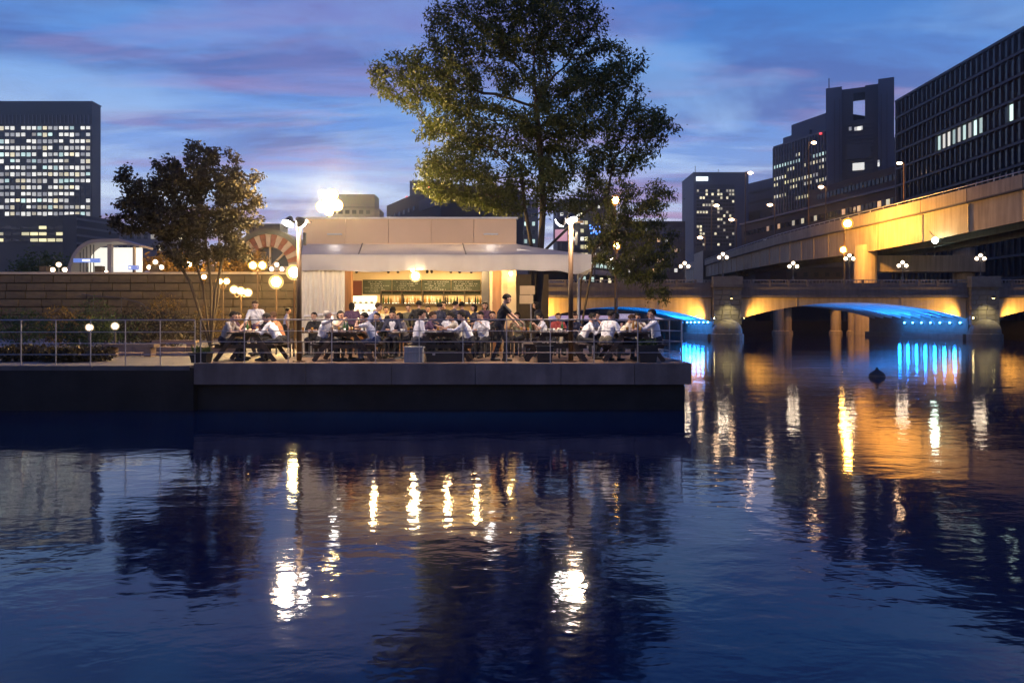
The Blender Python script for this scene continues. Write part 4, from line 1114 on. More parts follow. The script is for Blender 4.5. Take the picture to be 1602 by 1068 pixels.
flood_pole(893, 'brown pole with two white floodlights in front of the awning right end', [(-.27, -.02, (-1.6, 2.0, 2.1), 480), (.03, .02, (.8, -1.2, 1.0), 330)])

# ------------------------------------------------------------------ trees
def colonize(attr, start, step, di, dk, iters=160, seed=0, droop=0.0):
    nodes = [np.array(p, float) for p in start[0]]; par = list(start[1])
    A = np.array(attr, float); alive = np.ones(len(A), bool)
    P = np.array(nodes); near = np.full(len(A), 1e9); idx = np.zeros(len(A), int)
    def upd(lo):
        nonlocal near, idx
        for s0 in range(lo, len(P), 400):
            blk = P[s0:s0 + 400]; d = np.linalg.norm(A[:, None, :] - blk[None], axis=2); m = d.argmin(1); dm = d[np.arange(len(A)), m]
            b = dm < near; near[b] = dm[b]; idx[b] = m[b] + s0
    upd(0); rg = np.random.default_rng(seed)
    for it in range(iters):
        alive &= near > dk
        sel = alive & (near < di)
        if not sel.any():
            if not alive.any(): break
            sel = alive & (near < near[alive].min() + step)
        new = []; newp = []
        for u in np.unique(idx[sel]):
            dv = A[sel][idx[sel] == u] - P[u]; dv = dv / (np.linalg.norm(dv, axis=1)[:, None] + 1e-9); v = dv.mean(0) + rg.normal(0, .10, 3); v[2] -= droop
            L_ = np.linalg.norm(v)
            if L_ < 1e-3: continue
            q = P[u] + v / L_ * step
            new.append(q); newp.append(int(u))
        if not new: break
        lo = len(P); P = np.vstack([P, new]); par += newp
        if len(P) > 7500: break
        upd(lo)
    return P, par
def tree(name, label, base, blobs, seed, trunks, natt, step, leafmat, nleaf, lsize, r_tip=.012, hang=.5, group=None, spread=.3, wid=.36, rexp=2.3, di=None, rmax=None):
    """blobs: ellipsoids (cx,cy,cz,rx,ry,rz,weight) in tree coordinates; trunks: lists of points from the base up"""
    rg = np.random.default_rng(seed); att = []
    wt = np.array([b[6] for b in blobs], float); wt /= wt.sum()
    for b, k in zip(blobs, (wt * natt).astype(int)):
        v = rg.normal(size=(k, 3)); v /= np.linalg.norm(v, axis=1)[:, None]; v *= (rg.random(k) ** .42)[:, None]
        att.append(v * np.array(b[3:6]) + np.array(b[:3]))
    att = np.vstack(att); nodes = [(0, 0, 0)]; par = [-1]
    for tr in trunks:
        last = 0
        prev = np.zeros(3)
        for p in tr:
            p = np.array(p, float); k = max(1, int(np.linalg.norm(p - prev) / step))
            for i in range(1, k + 1): nodes.append(tuple(prev + (p - prev) * i / k)); par.append(last); last = len(nodes) - 1
            prev = p
    P, par = colonize(att, (nodes, par), step, di or step * 7, step * 1.7, seed=seed)
    n = len(P); rad = np.zeros(n); ch = [[] for _ in range(n)]
    for i in range(1, n): ch[par[i]].append(i)
    acc = np.zeros(n)
    for i in range(n - 1, -1, -1):
        acc[i] = max(acc[i], r_tip ** rexp)
        if i: acc[par[i]] += acc[i]
    rad = acc ** (1 / rexp)
    if rmax: rad = np.minimum(rad, rmax)
    # shortcut chains into tubes
    mb = MB(); done = np.zeros(n, bool)
    stack = [0]
    while stack:
        i = stack.pop()
        for c in ch[i]:
            line = [i]; cur = c
            while True:
                line.append(cur)
                if len(ch[cur]) == 0: break
                nx = max(ch[cur], key=lambda q: rad[q])
                for o in ch[cur]:
                    if o != nx: pass
                if len(ch[cur]) > 1: stack.append(cur); break
                cur = nx
            rr_ = [min(rad[line[1]] * 1.08, rad[i]) if k == 0 else rad[q] for k, q in enumerate(line)]
            if rr_[-1] <= r_tip * 1.05 and len(ch[line[-1]]) == 0: rr_[-1] *= .5
            mb.tube([P[q] for q in line], rr_, 7 if rad[line[1]] > .05 else 4, cap=False)
    t = thing(name, label, 'tree', base, group=group)
    mb.build('trunk', 'bark', t, smooth=True, fix=False)
    # leaves: small pointed blades in sprays round the twig ends
    tips = np.array([i for i in range(n) if rad[i] < r_tip * 2.6 and i > 2])
    pick = rg.choice(tips, nleaf); cen = P[pick] + rg.normal(0, spread, (nleaf, 3)) * np.array([1, 1, .75])
    az = rg.uniform(0, 2 * np.pi, nleaf); el = rg.normal(-hang, .55, nleaf)
    d = np.stack([np.cos(az) * np.cos(el), np.sin(az) * np.cos(el), np.sin(el)], 1)
    sd = np.cross(d, rg.normal(size=(nleaf, 3))); sd /= np.linalg.norm(sd, axis=1)[:, None] + 1e-9
    L_ = lsize * rg.uniform(.6, 1.35, nleaf)[:, None]
    v0 = cen; v1 = cen + d * L_ * .5 + sd * L_ * wid * .5; v2 = cen + d * L_; v3 = cen + d * L_ * .5 - sd * L_ * wid * .5
    V = np.stack([v0, v1, v2, v3], 1).reshape(-1, 3).astype(np.float32)
    me = bpy.data.meshes.new('crown'); me.vertices.add(len(V)); me.vertices.foreach_set('co', V.ravel())
    me.loops.add(nleaf * 4); me.loops.foreach_set('vertex_index', np.arange(nleaf * 4, dtype=np.int32))
    me.polygons.add(nleaf); me.polygons.foreach_set('loop_start', np.arange(0, nleaf * 4, 4, dtype=np.int32))
    me.update(calc_edges=True); me.materials.append(MT[leafmat]); put('crown', me, t)
    return t
# the big tree behind the kiosk (pixel silhouette -> metres at its own distance)
TD = 31.0; ts = TD / F; tbx = X(838, TD)
def tp(px, py, y=0.0): return (X(px, TD) - tbx, y, Z(py, TD) - 1.05)
def tblob(px, py, rx, rz, ry, w, y=0.0): c = tp(px, py, y); return (c[0], c[1], c[2], rx * ts, ry, rz * ts, w)
tree('spreading_tree', 'big spreading tree towering behind the kiosk, lower left foliage lit yellow', (tbx, TD, 1.05),
     [tblob(815, 60, 125, 75, 3.2, 1.5), tblob(820, 5, 95, 50, 2.4, .8), tblob(690, 130, 75, 55, 2.4, .9), tblob(625, 105, 45, 28, 1.2, .28), tblob(608, 128, 30, 35, 1.0, .16), tblob(945, 120, 70, 55, 2.6, .9),
      tblob(1000, 195, 55, 40, 1.8, .5), tblob(1030, 205, 32, 22, 1.0, .14), tblob(860, 190, 140, 65, 3.4, 1.5), tblob(720, 215, 75, 60, 2.6, .9), tblob(690, 275, 48, 42, 2.0, .7), tblob(760, 290, 65, 42, 2.4, .8),
      tblob(870, 285, 70, 45, 2.4, .7), tblob(960, 250, 70, 30, 1.8, .4), tblob(700, 35, 45, 30, 1.5, .28), tblob(915, 30, 40, 35, 1.5, .25)],
     11, [[tp(832, 388), tp(822, 330), tp(815, 262, .2)], [tp(846, 390), tp(850, 320, .3), tp(846, 240, .2), tp(838, 165)], [tp(852, 392), tp(900, 345, .4), tp(955, 300, .3)]],
     2300, .27, 'leaf_olive', 70000, .20, r_tip=.012, hang=.55, spread=.18, wid=.34, rmax=.24)
LD = 31.0; lbx = X(330, LD)
def lp(px, py, y=0.0): return (X(px, LD) - lbx, y, Z(py, LD) - 1.05)
def lblob(px, py, rx, rz, ry, w, y=0.0): c = lp(px, py, y); return (c[0], c[1], c[2], rx * LD / F, ry, rz * LD / F, w)
tree('branching_tree', 'dark many-stemmed tree with a broad ragged crown at left', (lbx, LD, 1.05),
     [lblob(300, 285, 55, 30, 1.5, .9), lblob(235, 300, 34, 30, 1.3, .5), lblob(207, 330, 30, 24, 1.1, .35), lblob(185, 352, 22, 16, .7, .12), lblob(360, 285, 34, 22, 1.2, .4), lblob(385, 310, 24, 22, .9, .25),
      lblob(270, 345, 60, 38, 1.7, .8), lblob(340, 345, 50, 34, 1.5, .7), lblob(320, 255, 34, 18, 1.0, .25), lblob(197, 268, 16, 9, .5, .05), lblob(185, 283, 12, 10, .4, .03),
      lblob(402, 274, 13, 9, .5, .05), lblob(395, 345, 18, 16, .7, .12), lblob(345, 234, 18, 9, .5, .06), lblob(308, 230, 13, 10, .5, .05), lblob(372, 250, 12, 9, .4, .04), lblob(262, 255, 22, 10, .6, .08), lblob(290, 395, 60, 18, 1.2, .25), lblob(360, 390, 40, 20, 1.0, .2)],
     23, [[lp(318, 450), lp(300, 400, .2), lp(285, 330)], [lp(300, 440, -.2), lp(268, 395), lp(235, 340)], [lp(326, 450, .3), lp(322, 380), lp(315, 310)], [lp(340, 455, -.2), lp(352, 390), lp(360, 320)], [lp(336, 460, .4), lp(338, 400, .5), lp(330, 330, .5)]],
     1300, .20, 'leaf_dark', 25000, .17, r_tip=.011, hang=.3, spread=.13, wid=.55, rmax=.085)
SD = 40.0; sbx = X(1012, SD)
def sp(px, py, y=0.0): return (X(px, SD) - sbx, y, Z(py, SD) - 1.05)
def sblob(px, py, rx, rz, ry, w, y=0.0): c = sp(px, py, y); return (c[0], c[1], c[2], rx * SD / F, ry, rz * SD / F, w)
sbx = X(905, SD)
tree('slender_tree', 'slender dark tree leaning over the water beside the orange lamps', (sbx, SD, 1.05),
     [sblob(985, 345, 60, 45, 1.6, 1), sblob(1020, 310, 42, 34, 1.3, .6), sblob(1000, 410, 58, 42, 1.5, .9), sblob(955, 300, 45, 28, 1.2, .5), sblob(1035, 380, 28, 40, 1.0, .35), sblob(1030, 455, 24, 26, .7, .22), sblob(940, 385, 34, 34, 1.2, .3)],
     31, [[sp(908, 440), sp(930, 390), sp(975, 350)], [sp(930, 400), sp(960, 410), sp(1005, 430)]],
     800, .27, 'leaf_olive', 15000, .20, r_tip=.012, hang=.75, spread=.17, wid=.32, rmax=.13)
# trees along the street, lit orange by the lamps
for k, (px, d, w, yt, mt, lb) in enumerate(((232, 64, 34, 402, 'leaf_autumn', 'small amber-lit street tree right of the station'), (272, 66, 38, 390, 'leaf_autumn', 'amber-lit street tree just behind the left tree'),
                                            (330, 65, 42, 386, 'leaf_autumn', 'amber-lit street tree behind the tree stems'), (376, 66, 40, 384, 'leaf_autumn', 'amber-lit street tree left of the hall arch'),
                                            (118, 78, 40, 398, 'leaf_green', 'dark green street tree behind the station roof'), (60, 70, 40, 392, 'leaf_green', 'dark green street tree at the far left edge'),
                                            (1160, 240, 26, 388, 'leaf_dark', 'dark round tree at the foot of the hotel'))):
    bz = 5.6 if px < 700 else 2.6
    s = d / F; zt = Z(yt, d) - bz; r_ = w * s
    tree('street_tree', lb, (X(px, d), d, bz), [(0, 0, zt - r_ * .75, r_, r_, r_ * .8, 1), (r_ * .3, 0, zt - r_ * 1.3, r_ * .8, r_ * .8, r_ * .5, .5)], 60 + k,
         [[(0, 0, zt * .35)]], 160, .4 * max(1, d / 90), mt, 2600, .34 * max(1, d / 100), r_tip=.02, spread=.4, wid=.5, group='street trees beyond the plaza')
# round road sign on the embankment
t = thing('road_sign', 'round road sign on a pale post above the stone wall', 'sign', (X(231, 51.4), 51.4, 5.6)); zs = Z(430, 51.4) - 5.6
MB().cyl((0, 0, 0), (0, 0, zs + .3), .04, n=8).build('post', 'galv', t); MB().cyl((0, -.05, zs), (0, -.08, zs), .30, n=20).build('disc', 'white_paint', t); MB().cyl((0, -.085, zs), (0, -.09, zs), .2, n=20).build('face', 'red_plastic', t); MB().box((0, -.06, zs - .62), (.42, .03, .3)).build('plate', 'red_plastic', t)
# shrubs on the plaza
def shrub(px, d, w, h, label, mat='leaf_green', n=1400, ls=.13, base=1.05, name='shrub'):
    rg = np.random.default_rng(int(px * 7 + d)); t = thing(name, label, 'shrub', (X(px, d), d, base), group='shrubs on the plaza')
    mb = MB()
    for k in range(7):
        a = rg.uniform(0, 6.28); mb.tube([(0, 0, 0), (math.cos(a) * w * .2, math.sin(a) * w * .2, h * .5), (math.cos(a) * w * .4, math.sin(a) * w * .35, h * .85)], [.03, .02, .008], 5)
    mb.build('stem', 'bark', t)
    v = rg.normal(size=(n, 3)); v /= np.linalg.norm(v, axis=1)[:, None]; v *= (rg.random(n) ** .35)[:, None]
    lump = 1 + .22 * np.sin(v[:, :1] * 5 + px) * np.cos(v[:, 1:2] * 4 + 2)
    c = v * lump * np.array([w / 2, w / 2.4, h / 2]) + np.array([0, 0, h * .52]); c[:, 2] = np.maximum(c[:, 2], .03)
    d_ = rg.normal(size=(n, 3)) + v; d_ /= np.linalg.norm(d_, axis=1)[:, None]; s_ = np.cross(d_, rg.normal(size=(n, 3))); s_ /= np.linalg.norm(s_, axis=1)[:, None]
    L_ = ls * rg.uniform(.6, 1.3, n)[:, None]
    V = np.stack([c, c + d_ * L_ * .5 + s_ * L_ * .28, c + d_ * L_, c + d_ * L_ * .5 - s_ * L_ * .28], 1).reshape(-1, 3)
    MB().add(V.tolist(), [(4 * i, 4 * i + 1, 4 * i + 2, 4 * i + 3) for i in range(n)]).build('foliage', mat, t, fix=False)
    return t
for px, d, w, h, lb, mt in ((135, 20.5, 1.7, .36, 'low dark hedge clump by the water rail at left', 'leaf_dark'), (105, 20.2, 1.3, .34, 'low hedge clump nearest the left frame edge', 'leaf_dark'), (40, 20.6, 1.9, .4, 'low hedge clump outside the left tower', 'leaf_dark'),
                            (125, 30, 2.0, 1.3, 'bushy shrub beside the left path lamp', 'leaf_green'), (235, 30, 2.6, 1.7, 'tall bushy shrub in the middle of the plaza', 'leaf_dark'), (270, 33, 2.2, 1.6, 'shrub just left of the tree stems', 'leaf_dark'),
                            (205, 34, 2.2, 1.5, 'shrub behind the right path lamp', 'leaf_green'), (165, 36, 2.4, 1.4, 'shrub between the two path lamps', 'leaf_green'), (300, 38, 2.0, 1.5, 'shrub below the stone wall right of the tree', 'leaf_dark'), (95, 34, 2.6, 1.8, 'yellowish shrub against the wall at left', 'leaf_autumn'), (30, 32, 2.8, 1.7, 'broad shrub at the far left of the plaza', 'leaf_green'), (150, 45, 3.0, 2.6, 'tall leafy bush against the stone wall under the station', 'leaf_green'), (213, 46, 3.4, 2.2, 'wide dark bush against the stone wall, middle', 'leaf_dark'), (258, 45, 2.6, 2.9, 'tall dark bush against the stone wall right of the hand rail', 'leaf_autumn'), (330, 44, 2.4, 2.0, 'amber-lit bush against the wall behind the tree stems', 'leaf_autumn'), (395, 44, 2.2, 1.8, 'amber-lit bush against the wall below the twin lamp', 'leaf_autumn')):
    shrub(px, d, w, h, lb, mt)
# ------------------------------------------------------------------ railings
def railing(name, label, p0, p1, npost, rails, base, post_r=.013, top_r=.016):
    t = thing(name, label, 'railing', (p0[0], p0[1], base)); d = Vector((p1[0] - p0[0], p1[1] - p0[1], 0))
    H = rails[0]
    for i in range(npost + 1):
        q = d * (i / npost); MB().cyl((q.x, q.y, 0), (q.x, q.y, H), post_r, n=8).build('post', 'steel', t)
        MB().cyl((q.x, q.y, 0), (q.x, q.y, .015), .05, n=8).build('foot_plate', 'steel', t)
    for k, h in enumerate(rails):
        MB().cyl((0, 0, h), (d.x, d.y, h), top_r if k == 0 else .0095, n=8).build('top_rail' if k == 0 else 'rail', 'steel', t)
    return t
RZ = [1.08, .80, .53, .26]
railing('terrace_railing', 'slim steel railing of four rails along the terrace front edge', (X(314, 17.72), 17.72), (X(1066, 17.72), 17.72), 11, RZ, FZ)
railing('terrace_railing', 'steel railing running back along the right end of the terrace', (X(1067, 17.74), 17.74), (4.1, 25.6), 6, RZ, FZ)
railing('plaza_railing', 'steel railing along the lower plaza edge left of the terrace', (X(-130, 17.75), 17.75), (X(305, 17.75), 17.75), 8, [1.16, .86, .58, .30], 1.06)

# ------------------------------------------------------------------ picnic tables and other furniture
def picnic(px, d, label):
    t = thing('picnic_table', label, 'picnic table', (X(px, d), d, FZ), group='dark picnic tables on the terrace')
    Lh = .78
    for i in range(5): bx('table_plank', 'dark_wood', t, (-.31 + i * .155, 0, .735), (.148, 2 * Lh, .04))
    for s in (-1, 1):
        for i in range(2): bx('bench_plank', 'dark_wood', t, (s * (.64 + i * .135), 0, .435), (.128, 2 * Lh, .04))
        for y in (-.55, .55): MB().bar((s * .26, y, .715), (s * .78, y, .0), .045, .11).build('leg', 'dark_wood', t)
    for y in (-.55, .55):
        MB().bar((-.80, y + .05, .385), (.80, y + .05, .385), .045, .10).build('bench_beam', 'dark_wood', t)
        MB().bar((-.34, y + .05, .675), (.34, y + .05, .675), .045, .08).build('top_beam', 'dark_wood', t)
    return t
TABS = [(395, 'leftmost'), (545, 'second from left'), (692, 'middle'), (868, 'second from right'), (986, 'rightmost')]
for px, w in TABS: picnic(px, 19.05, 'dark wooden A-frame picnic table on the terrace, ' + w + ' of five')
def round_table(px, d, label, r=.36, h=.73):
    t = thing('pedestal_table', label, 'table', (X(px, d), d, FZ), group='pedestal tables at the back of the terrace')
    MB().lathe([(0, h - .03), (r, h - .03), (r, h), (0, h)], 24).build('table_top', 'dark_wood', t)
    MB().lathe([(.03, .05), (.03, h - .03)], 10).build('stem', 'pole_dark', t); MB().lathe([(0, .0), (.24, .0), (.22, .03), (.05, .06), (.03, .08)], 20).build('base', 'pole_dark', t)
for px, d, lb in ((484, 21.0, 'pedestal table in front of the pale curtain'), (628, 19.9, 'pedestal table before the man in the open jacket'), (826, 21.2, 'pedestal table beside the small notice stand'), (720, 21.6, 'pedestal table among the standing guests'), (935, 21.4, 'pedestal table behind the right lamp pole')):
    round_table(px, d, lb)
def stool(px, d, rz, label):
    t = thing('chair', label, 'chair', (X(px, d), d, FZ), rz, group='dark chairs at the pedestal tables')
    bx('seat', 'dark_wood', t, (0, 0, .44), (.40, .40, .04)); bx('backrest', 'dark_wood', t, (0, -.20, .72), (.38, .03, .24))
    for a in (-.17, .17):
        for b in (-.17, .17): bx('leg', 'pole_dark', t, (a, b, .21), (.035, .035, .42))
        bx('back_post', 'pole_dark', t, (a, -.195, .62), (.03, .03, .40))
    return t
for px, d, rz, lb in ((466, 20.9, R(-90), 'chair left of the table by the curtain'), (503, 21.2, R(90), 'chair right of the table by the curtain'), (845, 21.0, R(90), 'chair right of the table by the notice stand'), (808, 20.6, R(-70), 'chair left of the table by the notice stand'),
                      (884, 20.3, R(-90), 'chair with a cream jacket over it, behind the right pole'), (955, 21.3, R(90), 'chair at the table behind the right pole')):
    stool(px, d, rz, lb)
# cream jacket on the chair
jk = thing('jacket', 'cream jacket hung over the chair back behind the right pole', 'jacket', (X(884, 20.3) - .2, 20.3, FZ))
vs = []; fs = []
for j in range(9):
    for i in range(13):
        u = i / 12; v = j / 8; a = (v - .35) * 1.0
        vs.append(((.05 + .03 * math.sin(u * 11)) * (1 if v > .35 else -1) * (1 - math.exp(-abs(v - .35) * 14)), -.24 + .48 * u + .02 * math.sin(v * 7), .88 - abs(v - .35) * .85 + .01 * math.sin(u * 14)))
for j in range(8):
    for i in range(12): a = j * 13 + i; fs.append((a, a + 1, a + 14, a + 13))
o = MB().add(vs, fs).build('cloth', 'shirt_cream', jk, smooth=True); sm_ = o.modifiers.new('thick', 'SOLIDIFY'); sm_.thickness = .012
MB().tube([(.05, -.2, .8), (.09, -.22, .6), (.07, -.2, .36)], [.05, .045, .04], 8).build('sleeve', 'shirt_cream', jk, smooth=True)
# boxes, planters, notice stand
t = thing('plastic_crate', 'grey plastic crate standing by the railing left of the middle picnic table', 'crate', (X(648, 17.95), 17.95, FZ))
MB().box((0, 0, .19), (.46, .34, .36)).build('body', 'grey_plastic', t); MB().box((0, 0, .385), (.50, .38, .04)).build('rim', 'grey_plastic', t)
for k in range(6): MB().box((-.19 + k * .076, -.176, .19), (.02, .014, .30)).build('rib', 'grey_plastic', t)
t = thing('storage_box', 'low black storage box under the middle picnic table', 'box', (X(697, 18.35), 18.35, FZ))
MB().box((0, 0, .12), (.95, .4, .24)).build('body', 'black', t); MB().box((0, 0, .255), (.98, .43, .03)).build('lid', 'black', t); MB().box((-.28, -.205, .2), (.07, .02, .05)).build('latch', 'steel', t)
def planter(px, d, label, w, h, plant=True, base=FZ):
    t = thing('planter', label, 'planter', (X(px, d), d, base))
    P = [(-w * .42, -.16, 0), (w * .42, -.16, 0), (w * .42, .16, 0), (-w * .42, .16, 0), (-w / 2, -.2, h), (w / 2, -.2, h), (w / 2, .2, h), (-w / 2, .2, h)]
    MB().add(P, [(0, 3, 2, 1), (4, 5, 6, 7), (0, 1, 5, 4), (1, 2, 6, 5), (2, 3, 7, 6), (3, 0, 4, 7)]).build('pot', 'black', t)
    MB().box((0, 0, h), (w + .04, .44, .03)).build('rim', 'black', t)
    if plant:
        rr = random.Random(int(px)); m = MB()
        for k in range(90):
            p = Vector((rr.uniform(-w * .42, w * .42), rr.uniform(-.14, .14), h)); dr = Vector((rr.gauss(0, .5), rr.gauss(0, .5), 1)).normalized() * rr.uniform(.08, .24); sd = dr.cross(Vector((rr.gauss(0, 1), rr.gauss(0, 1), .2))).normalized() * .025
            m.add([p, p + dr * .5 + sd, p + dr, p + dr * .5 - sd], [(0, 1, 2, 3)])
        m.build('foliage', 'leaf_green', t, fix=False)
planter(315, 17.95, 'black tapered planter at the left corner of the terrace', .44, .24)
planter(852, 18.2, 'black tapered planter near the second picnic table from right', .42, .40, False)
planter(1012, 18.1, 'dark planter box at the right end of the terrace', .5, .42)
t = thing('notice_stand', 'two stacked beige notice boards on a thin stand right of the kiosk pillars', 'notice stand', (X(824, 21.8), 21.8, FZ))
MB().cyl((.13, .02, 0), (.13, .02, 2.1), .018, n=8).build('post', 'steel', t); MB().lathe([(0, 0), (.2, 0), (.18, .03), (0, .04)], 16, (.13, .02, 0)).build('base', 'black', t)
for k, (py0, py1, w, ox) in enumerate(((447, 460.5, .46, .02), (461.5, 475, .42, -.01))):
    a, b = Z(py0, 21.8) - FZ, Z(py1, 21.8) - FZ; MB().box((ox, 0, (a + b) / 2), (w, .03, a - b)).build('notice_board', 'cardboard', t)
# bench on the plaza, small sign, bollard bits behind the left rail
for k, (px, d) in enumerate(((205, 23.2), (275, 28.5))):
    t = thing('stone_bench', 'low pale stone bench on the plaza ' + ('in the open paving' if k == 0 else 'under the left tree'), 'bench', (X(px, d), d, 1.05))
    MB().box((0, 0, .36), (1.7, .42, .1)).build('seat', 'concrete', t)
    for s in (-1, 1): MB().box((s * .62, 0, .155), (.22, .36, .31)).build('leg', 'concrete', t)
# tableware
GM = {'beer': MB().lathe([(0, 0), (.030, 0), (.037, .14), (.034, .14), (.028, .012), (0, .012)], 12).mesh('glass', 'glass_amber', True),
      'tumbler': MB().lathe([(0, 0), (.03, 0), (.034, .10), (.031, .10), (.027, .01), (0, .01)], 12).mesh('glass', 'glass_white', True)}
plate_m = MB().lathe([(0, 0), (.06, 0), (.115, .018), (.11, .022), (.055, .007), (0, .007)], 18).mesh('plate', 'white_paint', True)
food_m = MB().ball((0, 0, .02), (.06, .05, .03), 8, 5).mesh('food', 'glass_amber', True)
rr = random.Random(99)
def ware(cx, cd, top, hw, hl, n, where, grp):
    used = []
    for k in range(n):
        for _ in range(30):
            x, y = rr.uniform(-hw, hw), rr.uniform(-hl, hl)
            if all((x - a) ** 2 + (y - b) ** 2 > .022 for a, b in used): break
        used.append((x, y)); kind = rr.choice(['beer', 'tumbler', 'plate', 'beer', 'bottle', 'tumbler'])
        loc = (cx + x, cd + y, top)
        if kind == 'plate':
            o = thing('plate', 'white plate of food ' + where, 'plate', loc, group='plates ' + grp); put('dish', plate_m, o); put('food', food_m, o)
        elif kind == 'bottle': tag(put('bottle', BM[(rr.choice([0, 2]), rr.choice(['glass_amber', 'glass_green']))], None, loc), 'bottle standing ' + where, 'bottle', 'bottles ' + grp)
        else: tag(put('glass', GM[kind], None, loc), ('amber drink glass ' if kind == 'beer' else 'clear tumbler ') + where, 'glass', ('drink glasses ' if kind == 'beer' else 'tumblers ') + grp)
for (px, w), n in zip(TABS, (9, 8, 9, 7, 9)): ware(X(px, 19.05), 19.05, FZ + .756, .30, .66, n, 'on the %s picnic table' % w, 'on the %s picnic table' % w)
for px, d, w in ((484, 21.0, 'table by the curtain'), (628, 19.9, 'table before the man in the jacket'), (826, 21.2, 'table by the notice stand'), (935, 21.4, 'table behind the right pole')):
    ware(X(px, d), d, FZ + .731, .22, .22, 4, 'on the ' + w, 'on the ' + w)
# buoy
t = thing('mooring_buoy', 'dark domed buoy floating between the terrace and the bridge', 'buoy', (X(1372, 28.5), 28.5, 0))
MB().lathe([(0, -.2), (.28, -.15), (.30, .08), (.24, .16), (.12, .24), (.05, .30), (.05, .36), (0, .37)], 18).build('float', 'buoy', t, smooth=True)
MB().lathe([(.305, .0), (.31, .05), (.305, .08)], 18).build('band', 'trim_dark', t)

# ------------------------------------------------------------------ people
def _caps_template(n=10, m=4):
    dirs = []; tt = []
    for j in range(2 * m + 2):
        if j <= m: ph = -math.pi / 2 + math.pi / 2 * j / m; t_ = 0
        else: ph = math.pi / 2 * (j - m - 1) / m; t_ = 1
        for i in range(n):
            a = 2 * math.pi * i / n; dirs.append((math.cos(ph) * math.cos(a), math.cos(ph) * math.sin(a), math.sin(ph))); tt.append(t_)
    fs = []
    for j in range(2 * m + 1):
        for i in range(n): i2 = (i + 1) % n; fs.append((j * n + i, j * n + i2, (j + 1) * n + i2, (j + 1) * n + i))
    return np.array(dirs), np.array(tt, float), np.array(fs)
CD, CT, CF = _caps_template()
def cap_verts(p0, p1, r0, r1):
    p0 = np.array(p0, float); p1 = np.array(p1, float); d = p1 - p0; L_ = np.linalg.norm(d)
    d = d / L_ if L_ > 1e-6 else np.array([0, 0, 1.0])
    ref = np.array([1.0, 0, 0]) if abs(d[0]) < .9 else np.array([0, 1.0, 0])
    a = np.cross(ref, d); a /= np.linalg.norm(a); b = np.cross(d, a)
    w = CD[:, :1] * a + CD[:, 1:2] * b + CD[:, 2:] * d
    r = (r0 + (r1 - r0) * CT)[:, None]
    return p0 + (p1 - p0) * CT[:, None] + w * r
def ik(a, t, l1, l2, pole):
    a = Vector(a); t = Vector(t); d = t - a; L_ = min(d.length, (l1 + l2) * .995); d.normalize(); t = a + d * L_
    x = (l1 * l1 - l2 * l2 + L_ * L_) / (2 * L_); h = math.sqrt(max(0, l1 * l1 - x * x)); pl = Vector(pole); pl = (pl - d * pl.dot(d)).normalized()
    return a + d * x + pl * h, t
PEOPLE = []
